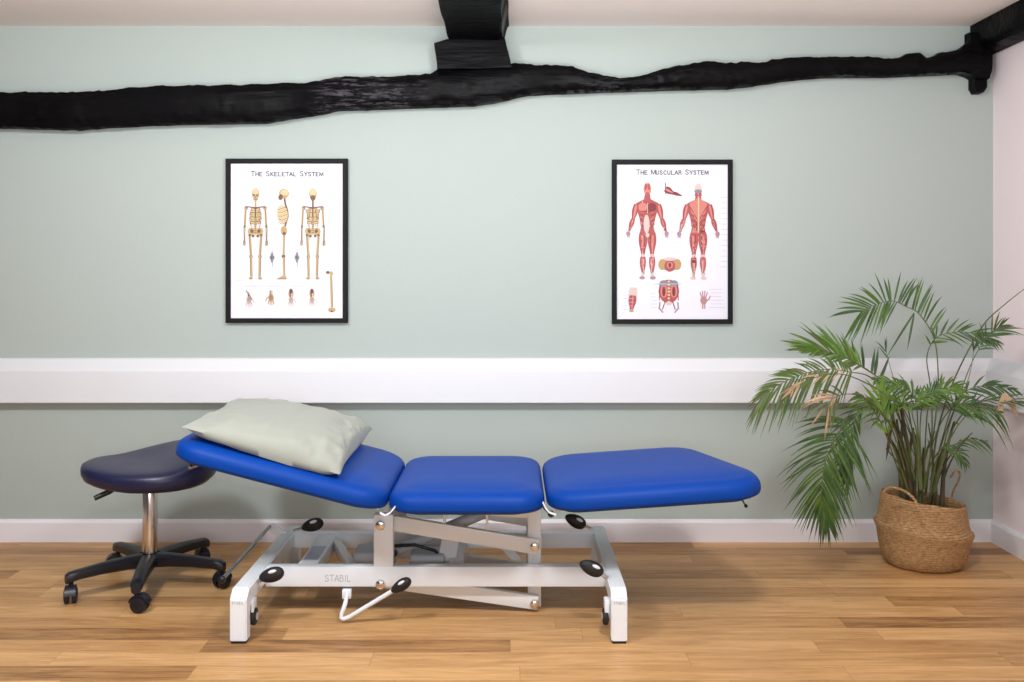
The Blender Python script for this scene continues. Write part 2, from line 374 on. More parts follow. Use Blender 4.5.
# ------------------------------------------------------------------ lettering (stroke letters)
GL = {'T': [[(0, 1), (1, 1)], [(.5, 1), (.5, 0)]], 'H': [[(.08, 0), (.08, 1)], [(.92, 0), (.92, 1)], [(.08, .52), (.92, .52)]],
      'E': [[(.1, 0), (.1, 1)], [(.1, 1), (.85, 1)], [(.1, .52), (.7, .52)], [(.1, 0), (.88, 0)]],
      'S': [[(.85, .82), (.7, .97), (.45, 1.02), (.2, .93), (.12, .74), (.28, .58), (.68, .43), (.86, .26), (.75, .06), (.48, -.02), (.22, .05), (.1, .2)]],
      'K': [[(.1, 0), (.1, 1)], [(.88, 1), (.1, .42)], [(.35, .58), (.92, 0)]], 'L': [[(.1, 1), (.1, 0)], [(.1, 0), (.85, 0)]],
      'A': [[(0, 0), (.5, 1), (1, 0)], [(.2, .36), (.8, .36)]], 'Y': [[(0, 1), (.5, .5)], [(1, 1), (.5, .5)], [(.5, .5), (.5, 0)]],
      'M': [[(.02, 0), (.08, 1), (.55, .05), (1.02, 1), (1.08, 0)]], 'U': [[(.1, 1), (.1, .3), (.25, .04), (.5, -.02), (.75, .04), (.9, .3), (.9, 1)]],
      'C': [[(.9, .8), (.7, .98), (.45, 1.01), (.18, .83), (.08, .5), (.18, .17), (.45, -.01), (.7, .02), (.92, .2)]],
      'R': [[(.1, 0), (.1, 1)], [(.1, 1), (.6, 1), (.8, .88), (.8, .66), (.6, .52), (.1, .52)], [(.5, .52), (.95, 0)]],
      'I': [[(.5, 0), (.5, 1)]], 'B': [[(.1, 0), (.1, 1)], [(.1, 1), (.6, 1), (.78, .88), (.78, .66), (.6, .54), (.1, .54)], [(.6, .54), (.86, .42), (.86, .14), (.65, 0), (.1, 0)]]}
def stroke2(pts, w):
    "quads of a flat ribbon through 2-D pts"
    out = []
    for (a, b), (c, d) in zip(pts, pts[1:]):
        L = math.hypot(c-a, d-b) or 1e-6; ux, uy = (c-a)/L, (d-b)/L; nx, ny = -uy*w/2, ux*w/2; e = w*.3
        out.append([(a-ux*e+nx, b-uy*e+ny), (a-ux*e-nx, b-uy*e-ny), (c+ux*e-nx, d+uy*e-ny), (c+ux*e+nx, d+uy*e+ny)])
    return out
def text2(s, h, sw, gap=.28, big=None, wid=.78):
    "list of quads; small capitals with larger initials when big is set"
    out = []; x = 0; start = True
    for ch in s:
        if ch == ' ': x += h*.75; start = True; continue
        hh = h*(big if (big and start) else 1); ww = hh*(wid if ch not in 'MI' else wid*(1.1 if ch == 'M' else .4))
        for st in GL[ch]:
            pts = [(x+p[0]*ww, p[1]*hh) for p in st]
            out += stroke2(pts, sw)
            if big:
                for (a, b) in (pts[0], pts[-1]):
                    if len(st) < 4: out += stroke2([(a-h*.13, b), (a+h*.13, b)], sw*.6)
        x += ww+h*gap*(1 if ch != 'I' else 1); start = False
    W_ = x-h*gap
    return [[(a-W_/2, b) for a, b in q] for q in out], W_

# ------------------------------------------------------------------ framed charts
class Art:
    "flat printed shapes, given in hundredths on the sheet (u right, v down), layered by a hair"
    def __init__(s, ox, oz, y, k): s.mb = MB(); s.ox, s.oz, s.y, s.k = ox, oz, y, k; s.n = 0; s.mats = []
    def put(s, pts, m):
        if m not in s.mats: s.mats.append(m)
        s.n += 1; y = s.y-.00002*s.n
        f = s.mb.poly([(s.ox+u*s.k, y, s.oz-v*s.k) for u, v in pts], s.mats.index(m))
    def ell(s, cx, cy, rx, ry, m, rot=0, n=14):
        c, d = math.cos(R(rot)), math.sin(R(rot))
        s.put([(cx+rx*math.cos(2*math.pi*i/n)*c-ry*math.sin(2*math.pi*i/n)*d, cy+rx*math.cos(2*math.pi*i/n)*d+ry*math.sin(2*math.pi*i/n)*c) for i in range(n)], m)
    def st(s, pts, w, m):
        for q in stroke2(pts, w): s.put(q, m)
    def dabs(s, a, b, r, n, mats, seed=1):
        rnd = random.Random(seed+int(a[0]*10+b[1]*7))
        for i in range(n):
            t = rnd.random(); q = rnd.uniform(-1, 1)*r; L = math.hypot(b[0]-a[0], b[1]-a[1]); ux, uy = (b[0]-a[0])/L, (b[1]-a[1])/L
            x, y = a[0]+ux*L*t-uy*q, a[1]+uy*L*t+ux*q; l = rnd.uniform(.8, 2.0)
            s.st([(x, y), (x+ux*l, y+uy*l)], rnd.uniform(.35, .7), mats[rnd.randrange(len(mats))])
    def limb(s, a, b, ra, rb, m):
        "tapered limb with round ends, bulging in the middle"
        (ax, ay), (bx, by) = a, b; L = math.hypot(bx-ax, by-ay) or 1e-6; ux, uy = (bx-ax)/L, (by-ay)/L; nx, ny = -uy, ux
        P, Q = [], []
        for i in range(9):
            t = i/8; r = (ra+(rb-ra)*t)*(.72+.42*math.sin(math.pi*min(1, t*1.15+.02)))
            x, y = ax+(bx-ax)*t, ay+(by-ay)*t; P.append((x+nx*r, y+ny*r)); Q.append((x-nx*r, y-ny*r))
        s.put(P+Q[::-1], m)
pm = lambda n, c: mat(n, c, .6)
INK = dict(bone=pm('print_bone', (184, 156, 112)), boned=pm('print_bone_shade', (112, 82, 56)), bonel=pm('print_bone_light', (208, 186, 144)), dark=pm('print_dark', (80, 66, 62)),
           red=pm('print_red', (168, 76, 76)), redd=pm('print_deep_red', (122, 40, 46)), redl=pm('print_light_red', (202, 122, 112)), skin=pm('print_pale', (208, 184, 176)),
           grey=pm('print_grey', (128, 126, 136)), line=pm('print_faint_line', (186, 182, 196)), tan=pm('print_tan', (184, 144, 98)), paper=mat('poster_paper', (226, 223, 232), .6), mauve=pm('print_mauve', (166, 128, 140)))

def chart(px0, py0, px1, py1, label, title, draw, tv=17.2):
    fd = .026; s = F/(CD-fd)
    x0, z1 = wz(px0, py0, s); x1, z0 = wz(px1, py1, s)
    cx = (x0+x1)/2
    t = thing('picture_frame', (cx, 0, z0), label, 'poster')
    b = 4.7/s; mb = MB()
    def ring(i, y): return [Vector((x0+i, y, z0+i)), Vector((x1-i, y, z0+i)), Vector((x1-i, y, z1-i)), Vector((x0+i, y, z1-i))]
    rr = [ring(b*.9, -.001), ring(0, -.001), ring(0, -fd+.002), ring(.002, -fd), ring(b-.002, -fd), ring(b, -fd+.002), ring(b, -.012)]
    mb.rings(rr, cap=False)
    finish('frame', mb, M_['frameblk'], t, smooth=False)
    k = (x1-x0)/(px1-px0)                     # metres per drawing unit
    mb = MB(); mb.box((x0+b*.5, -.0135, z0+b*.5), (x1-b*.5, -.010, z1-b*.5))
    sheet = finish('printed_sheet', mb, INK['paper'], t, smooth=False)
    q, wd = text2(title, 4.1, .85, .22, big=1.25, wid=.8)
    sc = 72.0/wd; mb = MB()
    for quad in q:
        mb.poly([(cx+u*k*sc, -.0139, z1-(tv-v*sc)*k) for u, v in quad])
    finish('title_lettering', mb, M_['ink'], sheet, smooth=False)
    draw(lambda: Art(x0, z1, -.0137, k), sheet)
    return t

def skeleton(A, cx, y0, back=False):
    B, D, Lt, K = INK['bone'], INK['boned'], INK['bonel'], INK['dark']
    A.ell(cx, y0+5.5, 4.0, 5.6, B); A.ell(cx, y0+4, 3.2, 3.6, Lt); A.ell(cx, y0+10, 2.6, 3, B)
    if back: A.ell(cx, y0+9.5, 2.8, 2.6, D)
    else:
        A.ell(cx-1.6, y0+6.8, 1, 1, K); A.ell(cx+1.6, y0+6.8, 1, 1, K); A.ell(cx, y0+9, .6, .8, D); A.st([(cx-1.5, y0+11.2), (cx+1.5, y0+11.2)], .6, D)
    A.st([(cx, y0+12), (cx, y0+19)], 1.8, D if back else B)
    A.ell(cx, y0+28, 6.2, 9.2, Lt)
    A.dabs((cx, y0+20), (cx, y0+50), 5.5, 34, (D, B, D))
    for sgn in (-1, 1):
        A.st([(cx, y0+19.5), (cx+sgn*9, y0+18.5)], 1.2, D); A.ell(cx+sgn*9.5, y0+20, 1.7, 2, D)
        for i in range(8):
            w = 4.2+2.0*math.sin((i+1)/8*2.6); yy = y0+20.5+i*2.2
            A.st([(cx+sgn*.5, yy), (cx+sgn*w*.7, yy-.9), (cx+sgn*w, yy+1.2), (cx+sgn*w*.55, yy+2.2)], .75, B if i % 2 else D)
        if back: A.put([(cx+sgn*2.5, y0+21), (cx+sgn*7.5, y0+21), (cx+sgn*4.2, y0+31)], B); A.st([(cx+sgn*2.5, y0+21), (cx+sgn*4.2, y0+31), (cx+sgn*7.5, y0+21)], .5, D)
        A.st([(cx+sgn*9.8, y0+20), (cx+sgn*10.8, y0+38)], 2.0, B); A.st([(cx+sgn*9.8, y0+21), (cx+sgn*10.8, y0+38)], .4, D)
        A.ell(cx+sgn*10.8, y0+38.5, 1.2, 1.3, D)
        A.st([(cx+sgn*10.4, y0+39), (cx+sgn*10.6, y0+52)], .8, B); A.st([(cx+sgn*11.6, y0+39), (cx+sgn*11.4, y0+52)], .7, D)
        for f in range(4): A.st([(cx+sgn*(10.3+f*.6), y0+52.5), (cx+sgn*(9.7+f*.9), y0+58-abs(f-1.5)*.6)], .5, D if f % 2 else B)
        A.ell(cx+sgn*4.0, y0+43.5, 3.9, 4.2, B, sgn*25); A.ell(cx+sgn*3.6, y0+43, 1.6, 2.1, D, sgn*25); A.ell(cx+sgn*2.4, y0+48, 1.5, 1.3, D)
        A.st([(cx+sgn*5.8, y0+47), (cx+sgn*4.5, y0+67)], 2.5, B); A.st([(cx+sgn*6.2, y0+47), (cx+sgn*5.0, y0+67)], .4, D); A.ell(cx+sgn*5.8, y0+47, 1.4, 1.2, D)
        A.ell(cx+sgn*4.5, y0+68.5, 1.8, 1.6, D); A.ell(cx+sgn*4.4, y0+68.2, .9, .8, Lt)
        A.st([(cx+sgn*4.3, y0+70), (cx+sgn*4.0, y0+88)], 2.3, B); A.st([(cx+sgn*5.4, y0+70), (cx+sgn*4.9, y0+88)], .6, D)
        A.ell(cx+sgn*4.6, y0+90, 2.1, 1.3, B); A.st([(cx+sgn*3.4, y0+91), (cx+sgn*6.2, y0+91)], .6, D)
    A.st([(cx, y0+20), (cx, y0+30 if not back else y0+42)], 1.3, D)
    A.st([(cx, y0+30), (cx, y0+46)], 1.9, B)
    for i in range(9): A.st([(cx-1, y0+29+i*1.9), (cx+1, y0+29+i*1.9)], .6, D)
def side_skeleton(A, cx, y0):
    B, D, Lt, K = INK['bone'], INK['boned'], INK['bonel'], INK['dark']
    A.ell(cx+.5, y0+4.8, 5.2, 4.8, B); A.ell(cx+1, y0+4, 3.8, 3.2, Lt); A.ell(cx-2.8, y0+8.5, 2.4, 3, D, 20); A.ell(cx-3.2, y0+7, .9, .9, K); A.ell(cx+1.5, y0+8, 2.5, 1.6, INK['tan'])
    A.st([(cx+1, y0+10), (cx+2, y0+16), (cx+4, y0+22), (cx+4.3, y0+28), (cx+2, y0+36), (cx+1, y0+43)], 1.9, D)
    A.ell(cx-1.2, y0+25.5, 5.6, 9.4, Lt, -6)
    for i in range(9): A.st([(cx+3.6, y0+18+i*1.9), (cx-1, y0+19.5+i*2), (cx-5.2, y0+21+i*1.6)], .5, B if i % 2 else D)
    A.ell(cx+.4, y0+42, 3.4, 5, B); A.ell(cx, y0+41, 1.9, 2.8, INK['tan']); A.ell(cx+.8, y0+45, 1.6, 1.9, D)
    A.st([(cx+.5, y0+47), (cx, y0+67)], 2.0, B); A.st([(cx+1.2, y0+47), (cx+.8, y0+67)], .4, D); A.ell(cx, y0+68, 2, 1.8, D)
    A.st([(cx, y0+69), (cx+.6, y0+87)], 1.9, B); A.st([(cx+1.2, y0+69), (cx+1.6, y0+87)], .4, D)
    A.put([(cx-6.5, y0+90.5), (cx-1, y0+87), (cx+2.8, y0+87.5), (cx+3, y0+90.5)], B); A.st([(cx-6.5, y0+90.4), (cx+3, y0+90.4)], .8, D)
def hand(A, cx, cy, m1, m2, up=1, sc=1.0, thumb=1):
    A.ell(cx, cy, 3.0*sc, 3.6*sc, m1)
    for f in range(4):
        dx = (f-1.5)*1.7*sc; A.st([(cx+dx*.6, cy-up*1.5*sc), (cx+dx, cy-up*5*sc), (cx+dx*1.25, cy-up*(8.6-abs(f-1.6)*1.1)*sc)], 1.0*sc, m1)
        A.st([(cx+dx*.4, cy+up*2*sc), (cx+dx, cy-up*5*sc)], .45*sc, m2)
    A.st([(cx+thumb*2*sc, cy+up*1*sc), (cx+thumb*4.6*sc, cy-up*1.2*sc), (cx+thumb*5.6*sc, cy-up*3.6*sc)], 1.1*sc, m1)
    A.st([(cx-.8*sc, cy+up*3*sc), (cx-.9*sc, cy+up*7*sc)], 1.3*sc, m2); A.st([(cx+1*sc, cy+up*3*sc), (cx+.9*sc, cy+up*7*sc)], 1.1*sc, m1)
def captions(A, boxes):
    rnd = random.Random(3)
    for (u0, v0, u1, v1, n) in boxes:
        for i in range(n):
            v = v0+(v1-v0)*(i+.5)/n; a = u0+rnd.random()*.25*(u1-u0); A.st([(a, v), (u1-rnd.random()*.25*(u1-u0), v)], .42, INK['line'])
def draw_skeletal(new, sheet):
    fin = lambda n, A: finish(n, A.mb, A.mats, sheet, smooth=False)
    A = new(); captions(A, [(10, 35, 17, 125, 16), (38, 35, 46, 80, 8), (62, 38, 70, 100, 10), (102, 40, 113, 100, 12), (22, 25, 38, 26, 1), (50, 25, 66, 26, 1), (78, 25, 96, 26, 1),
                      (15, 127, 95, 128, 1), (14, 127, 34, 128.5, 1), (40, 127, 58, 128.5, 1), (62, 127, 78, 128.5, 1), (82, 127, 98, 128.5, 1)]); tag(fin('caption_lines', A), kind='stuff')
    A = new(); skeleton(A, 29.5, 29.5); fin('front_skeleton_drawing', A)
    A = new(); side_skeleton(A, 57.5, 30); fin('side_skeleton_drawing', A)
    A = new(); skeleton(A, 87, 29.5, True); fin('back_skeleton_drawing', A)
    A = new()
    for cx in (46, 71): A = new(); A.ell(cx, 99, 1.7, 5.6, INK['grey']); A.ell(cx, 99, 2.6, 2.6, INK['grey']); A.ell(cx+.2, 99, 1.1, 2, INK['dark']); A.st([(cx, 90), (cx+.6, 108)], .6, INK['grey']); fin('joint_drawing', A)
    A = new(); hand(A, 23, 141, INK['skin'], INK['boned'], -1, .95); A.st([(20, 132), (26, 141)], .9, INK['boned']); fin('hand_drawing', A); A = new(); hand(A, 45, 139, INK['tan'], INK['boned'], -1, .95, -1); fin('hand_drawing', A)
    for cx in (65, 86): A = new(); A.ell(cx, 135, 2.6, 5, INK['tan']); A.ell(cx, 133, 1.5, 2.6, INK['dark']); hand(A, cx, 141, INK['skin'], INK['boned'], -1, .85); fin('foot_drawing', A)
    A = new(); A.st([(105, 116), (106, 150)], 2.2, INK['bone']); A.st([(106, 118), (107, 148)], .5, INK['boned']); A.ell(102, 114, 2, 1.6, INK['boned']); A.ell(105.5, 115, 2, 2.4, INK['bone'])
    A.ell(104.2, 151.5, 2, 2.2, INK['bone']); A.ell(107.8, 151.5, 2, 2.2, INK['bone']); A.ell(106, 153, 1.2, .9, INK['dark']); fin('thigh_bone_drawing', A)
def muscle_man(A, cx, y0, back=False):
    Rr, D, L, S, Wt = INK['red'], INK['redd'], INK['redl'], INK['skin'], INK['bonel']
    A.ell(cx, y0+7, 3.9, 6.2, L if not back else S)
    if not back:
        A.ell(cx-1.5, y0+4, 1.4, 3.2, Rr); A.ell(cx+1.5, y0+4, 1.4, 3.2, Rr); A.ell(cx, y0+11, 1.8, 1.1, Rr); A.ell(cx-1.6, y0+7, .8, .5, D); A.ell(cx+1.6, y0+7, .8, .5, D)
    else: A.ell(cx, y0+8.8, 3.9, 2.2, INK['grey']); A.ell(cx-2, y0+12, 1.6, 2, Rr); A.ell(cx+2, y0+12, 1.6, 2, Rr)
    A.put([(cx-2.6, y0+12), (cx+2.6, y0+12), (cx+3.4, y0+17), (cx+11.5, y0+21), (cx+11, y0+26), (cx+8, y0+36), (cx+6.5, y0+45), (cx+8.2, y0+54), (cx-8.2, y0+54), (cx-6.5, y0+45), (cx-8, y0+36), (cx-11, y0+26), (cx-11.5, y0+21), (cx-3.4, y0+17)], Rr)
    A.dabs((cx, y0+18), (cx, y0+52), 6.2, 60, (L, D, S, D, L))
    for sg in (-1, 1):
        A.dabs((cx+sg*11, y0+22), (cx+sg*14, y0+37), 1.6, 12, (L, D, S)); 
        if not back: A.ell(cx+sg*4.6, y0+25, 4.6, 4.2, L if sg < 0 else D); A.st([(cx+sg*1, y0+29), (cx+sg*7, y0+29)], .6, D)
        else: A.put([(cx+sg*.6, y0+15), (cx+sg*9, y0+21), (cx+sg*7, y0+30), (cx+sg*.8, y0+40)], L); A.st([(cx+sg*9, y0+23), (cx+sg*1.5, y0+36)], .7, D); A.ell(cx+sg*3.9, y0+52, 3.7, 4.4, L if sg < 0 else D)
        for i in range(6): A.st([(cx+sg*4, y0+31+i*2.5), (cx+sg*7, y0+29.5+i*2.6)], .6, D if i % 2 else L)
        A.limb((cx+sg*11, y0+22), (cx+sg*14.5, y0+38), 3.0, 2.3, Rr); A.limb((cx+sg*11.3, y0+23), (cx+sg*14.2, y0+37), 1.1, .8, L); A.st([(cx+sg*12.8, y0+22), (cx+sg*15.3, y0+37)], .6, D)
        A.limb((cx+sg*14.5, y0+37), (cx+sg*18.4, y0+49), 2.6, 1.4, Rr); A.limb((cx+sg*14.8, y0+38), (cx+sg*18.6, y0+50), .8, .5, L); A.st([(cx+sg*15.6, y0+38), (cx+sg*19, y0+50)], .4, D)
        A.ell(cx+sg*19.2, y0+51.5, 2.2, 2.6, INK['mauve']); 
        for f in range(3): A.st([(cx+sg*(18.3+f), y0+52), (cx+sg*(17.9+f*1.1), y0+55.4)], .6, INK['mauve'])
        A.limb((cx+sg*4.4, y0+50), (cx+sg*4.6, y0+73), 4.6, 2.6, Rr); A.limb((cx+sg*5.3, y0+53), (cx+sg*5, y0+71), 1.4, .9, L); A.st([(cx+sg*3.0, y0+53), (cx+sg*3.6, y0+70)], .7, D); A.st([(cx+sg*7, y0+55), (cx+sg*6, y0+69)], .6, D)
        A.ell(cx+sg*4.6, y0+74, 2.2, 2.4, S)
        A.limb((cx+sg*4.6, y0+75), (cx+sg*4.6, y0+93), 3.4, 1.5, Rr); A.limb((cx+sg*5.2, y0+76), (cx+sg*5, y0+88), 1, .5, L); A.st([(cx+sg*3.6, y0+77), (cx+sg*4.2, y0+90)], .7, S)
        A.dabs((cx+sg*4.4, y0+50), (cx+sg*4.6, y0+92), 2.2, 34, (L, D, S, D)); A.dabs((cx+sg*14, y0+37), (cx+sg*18, y0+49), 1.3, 10, (L, D, S))
        A.ell(cx+sg*4.9, y0+93, 1.5, 2.6, S); A.ell(cx+sg*5.4, y0+95.8, 2.9, 1.6, INK['mauve'] if not back else S)
    if not back: A.ell(cx-1, y0+42, 3.0, 9.5, S); A.st([(cx, y0+21), (cx, y0+31)], .6, S); A.ell(cx, y0+53, 2, 2.4, S)
    else: A.st([(cx, y0+14), (cx, y0+50)], 1.3, Wt); A.st([(cx-4.6, y0+80), (cx-4.6, y0+94)], 1.2, INK['bone']); A.ell(cx-4.6, y0+79, 2.2, 1.6, D)
def draw_muscular(new, sheet):
    fin = lambda n, A: finish(n, A.mb, A.mats, sheet, smooth=False)
    Rr, D, L, S = INK['red'], INK['redd'], INK['redl'], INK['skin']
    A = new(); captions(A, [(9, 35, 15, 115, 16), (54, 60, 70, 95, 7), (108, 35, 117, 110, 14), (26, 22, 40, 23, 1), (48, 22, 64, 24, 1), (78, 22, 94, 23, 1), (10, 130, 22, 152, 6), (38, 132, 46, 150, 5), (95, 128, 113, 150, 6), (40, 124, 74, 125, 2)]); tag(fin('caption_lines', A), kind='stuff')
    A = new(); muscle_man(A, 35.5, 22.5); fin('front_muscle_figure_drawing', A)
    A = new(); muscle_man(A, 86.5, 23, True); fin('back_muscle_figure_drawing', A)
    A = new(); A.limb((53.5, 29), (62, 34), 3.6, 2.0, D); A.limb((61, 33), (70, 36), 1.9, .9, D); A.limb((54, 29.5), (61, 33), 1.2, .7, L); A.st([(53.5, 23), (53.8, 34)], .9, D); fin('arm_muscle_drawing', A)
    A = new(); A.ell(58, 105, 11.5, 6.2, INK['grey']); A.ell(50.6, 105, 4.2, 5.6, INK['tan']); A.ell(65.4, 105, 4.2, 5.6, INK['tan']); A.ell(58, 106.5, 5.6, 5.8, Rr); A.ell(58, 105.6, 3.2, 3.4, L); A.ell(58, 105.6, 1.4, 2.4, D)
    A.ell(58, 99.5, 6.5, 1.8, S); fin('pelvic_floor_drawing', A)
    A = new(); A.ell(57, 132, 10.4, 12, Rr); A.ell(52, 124.5, 4.6, 3.8, INK['grey']); A.ell(62, 124.5, 4.6, 3.8, INK['grey'])
    for sg in (-1, 1): A.ell(57+sg*5, 132, 3.6, 6.4, L); A.ell(57+sg*5, 132, 1.7, 5, D); A.st([(57+sg*9, 124), (57+sg*9.5, 141)], .8, D); A.st([(57+sg*9, 143), (57+sg*9.6, 149), (57+sg*6, 153)], 1.5, INK['mauve']); A.st([(57+sg*4, 143), (57+sg*6.4, 150)], 1, D)
    for i in range(7): A.ell(57, 122+i*3.4, 1.3, 1.1, INK['bonel'])
    A.ell(57, 144, 3.2, 2, S); fin('torso_muscle_drawing', A)
    A = new(); A.limb((21.5, 128), (20, 148), 4.4, 3.2, S); A.limb((21, 136), (19.6, 150), 4.0, 2.8, Rr); A.st([(21, 137), (20, 149)], 1.1, L); A.ell(19.6, 151.5, 2.4, 1.3, INK['tan']); fin('foot_muscle_drawing', A)
    A = new(); hand(A, 92, 141, INK['mauve'], INK['redl'], 1, 1.15); fin('hand_muscle_drawing', A)
chart(225.3, 158.5, 347.3, 323, 'black framed white poster titled THE SKELETAL SYSTEM, above the pillow end of the couch', 'THE SKELETAL SYSTEM', draw_skeletal)
chart(612.3, 159.5, 733, 324, 'black framed white poster titled THE MUSCULAR SYSTEM with red muscle figures, nearer the palm', 'THE MUSCULAR SYSTEM', draw_muscular, 14.6)

# ------------------------------------------------------------------ treatment couch
# depth (y) of things: front legs at -1.085, front rail -.875, rear rail -.50, rear legs -.45
YF = F/321-CD; YFR = F/297-CD; YRR = F/263-CD; 
couch = thing('treatment_couch', (-.13, -.77, 0), 'adjustable treatment couch with three royal blue vinyl cushions on a white steel frame', 'treatment couch')
def poly_inset(poly, d, r, n=7):
    "convex ccw polygon inset by d with corners rounded to radius r"
    m = len(poly); lines = []
    for i in range(m):
        a = Vector(poly[i]); b = Vector(poly[(i+1) % m]); t = (b-a).normalized(); nrm = Vector((-t.y, t.x)); lines.append((a+nrm*d, t))
    corners = []
    for i in range(m):
        p, t = lines[i-1]; q_, u = lines[i]; cr = t.x*u.y-t.y*u.x; k = ((q_-p).x*u.y-(q_-p).y*u.x)/cr; corners.append((p+t*k, t, u))
    out = []
    for c, t, u in corners:
        ang = math.acos(max(-1, min(1, t.dot(u)))); 
        cut = r*math.tan(ang/2); a = c-t*cut; b = c+u*cut; ctr = a+Vector((-t.y, t.x))*r
        a0 = math.atan2(a.y-ctr.y, a.x-ctr.x)
        for i in range(n+1):
            th = a0+ang*i/n; out.append((ctr.x+r*math.cos(th), ctr.y+r*math.sin(th)))
    return out
def cushion(poly, th, M, name, r=.075, er=.024):
    mb = MB(); rs = []
    prof = [(.05, 0), (.012, 0.0), (.003, .006), (0, .014)]
    for i in range(7):
        a = i/6*math.pi/2; prof.append((.045*(1-math.cos(a)), th-.048+.036*math.sin(a)))
    prof += [(.062, th-.0085), (.085, th-.0045), (.12, th-.0012), (.18, th)]
    for d, z in prof:
        q1 = poly_inset(poly, min(d, .045), max(.02, r-min(d, .045)*.55))
        if d > .045:
            gx = sum(a for a, b in q1)/len(q1); gy = sum(b for a, b in q1)/len(q1); k = 1-(d-.045)/.27; q1 = [(gx+(a-gx)*k, gy+(b-gy)*k) for a, b in q1]
        rs.append([M @ Vector((x, y, z)) for x, y in q1])
    mb.rings(rs)
    return finish(name, mb, M_['blue'], couch, angle=60)
YN, YFAR = F/318-CD+.003, F/261-CD           # near and far edges of the upholstery
ZU = .394; TH = .078
def plate(poly, M, name, inset=.05, t=.012):
    mb = MB(); q1 = poly_inset(poly, inset, .06); mb.rings([[M @ Vector((x, y, -t)) for x, y in q1], [M @ Vector((x, y, .002)) for x, y in q1]])
    return mb
mid = [(-.399, YN), (.106, YN), (.106, YFAR), (-.399, YFAR)]
c1 = cushion(mid, TH, Matrix.Translation((0, 0, ZU)), 'seat_cushion', .095)
# foot section, hinged at x=.112, rising 4 degrees
Mf = Matrix.Translation((.114, 0, ZU)) @ Matrix.Rotation(R(-3.9), 4, 'Y')
foot = [(0, YN), (.70, YN), (.70, YN+.17), (.565, YFAR), (0, YFAR)]
c2 = cushion(foot, TH, Mf, 'foot_cushion', .12)
# head section, hinged at x=-.40, rising 14.3 degrees to the left
Mh = Matrix.Translation((-.407, 0, ZU)) @ Matrix.Rotation(R(14.6), 4, 'Y')
head = [(-.708, YN), (0, YN), (0, YFAR), (-.708, YFAR)]
c3 = cushion(head, TH, Mh, 'head_cushion', .10)
for P, Mx, nm in ((mid, Matrix.Translation((0, 0, ZU)), 'seat_board'), (foot, Mf, 'foot_board'), (head, Mh, 'head_board')):
    finish(nm, plate(P, Mx, nm), M_['black'], couch, smooth=False)
# support rails under each section
def sect_frame(M, x0, x1, name):
    mb = MB()
    for y in (YN+.2, YFAR-.12): mb.bar(M @ Vector((x0, y, -.027)), M @ Vector((x1, y, -.027)), .03, .026)
    for x in (x0+.02, x1-.02): mb.bar(M @ Vector((x, YN+.2, -.027)), M @ Vector((x, YFAR-.11, -.027)), .03, .024)
    return finish(name, mb, M_['cream'], couch)
sect_frame(Matrix.Translation((0, 0, ZU)), -.37, .08, 'seat_frame')
sect_frame(Mf, .03, .50, 'foot_section_frame')
sect_frame(Mh, -.4, -.03, 'head_section_frame')
# end frames with legs
xL0, xL1 = (229.5-512)/321, (246.5-512)/321; xR0, xR1 = (611.5-512)/321, (627.5-512)/321
ZT, ZB = .166, .112
def end_frame(x0, x1, name):
    mb = MB(); cx = (x0+x1)/2; w = x1-x0
    ya, yb = YF, F/254.5-CD
    prof = [(ya, .006), (ya, .140), (ya+.032, ZT), (yb-.022, ZT), (yb, .152), (yb, .006), (yb-.045, .006), (yb-.045, ZB-.012), (yb-.06, ZB), (ya+.06, ZB), (ya+.045, ZB-.012), (ya+.045, .006)]
    bm = bmesh.new(); f = bm.faces.new([bm.verts.new((x0, y, z)) for y, z in prof])
    r = bmesh.ops.extrude_face_region(bm, geom=[f]); bmesh.ops.translate(bm, verts=[v for v in r['geom'] if isinstance(v, bmesh.types.BMVert)], vec=(w, 0, 0))
    bmesh.ops.recalc_face_normals(bm, faces=bm.faces)
    bmesh.ops.bevel(bm, geom=bm.edges[:], offset=.004, segments=2, affect='EDGES'); mb._add(bm)
    o = finish(name, mb, M_['white'], couch, angle=35)
    for y in (ya+.003, yb-.042):
        mb = MB(); mb.box((x0+.003, y, 0), (x1-.003, y+.039, .008), .002); finish('foot_pad', mb, M_['rubber'], o)
    q, wd = text2('STABIL', .014, .0018, .3); sc = (w*.72)/wd; mb = MB()
    n = Vector((0, -.6, .78)).normalized(); up = Vector((0, .78, .6)).normalized()
    for quad in q: mb.poly([Vector((cx+u*sc, ya-.0006, .124+v*sc*1.1)) for u, v in quad])
    finish('logo_lettering', mb, M_['logo'], o, smooth=False)
    return o
eL = end_frame(xL0, xL1, 'end_frame'); eR = end_frame(xR0, xR1, 'end_frame')
# longitudinal rails
mb = MB(); mb.box((xL1-.004, YFR, .098), (xR0+.004, YFR+.04, .1655), .004); rf = finish('front_rail', mb, M_['white'], couch)
mb = MB(); mb.box((xL1-.004, YRR-.0, .106), (xR0+.004, YRR+.04, .164), .004); finish('rear_rail', mb, M_['white'], couch)
q, wd = text2('STABIL', .022, .0016, .12, wid=.66); sc = .088/wd; mb = MB()
for quad in q: mb.poly([Vector(((338-512)/297+u*sc, YFR-.0006, .117+v*sc)) for u, v in quad])
finish('logo_lettering', mb, M_['logo'], rf, smooth=False)
# cross tube with a printed blue label on top
mb = MB(); mb.box((-.735, YFR+.035, .108), (-.665, YRR+.005, .158), .004); cr = finish('cross_tube', mb, M_['white'], couch)
mb = MB(); mb.box((-.725, YFR+.10, .158), (-.675, YFR+.26, .1588)); finish('label_sticker', mb, mat('pale_blue_sticker', (196, 203, 226), .4), cr, smooth=False)
mb = MB(); mb.bar((-.66, YRR-.04, .135), (-.56, YFR+.12, .125), .03, .035); finish('diagonal_brace', mb, M_['cream'], couch); mb = MB(); mb.box((-.22, YFR+.035, .108), (-.17, YRR+.005, .155), .004); finish('cross_brace', mb, M_['cream'], couch)
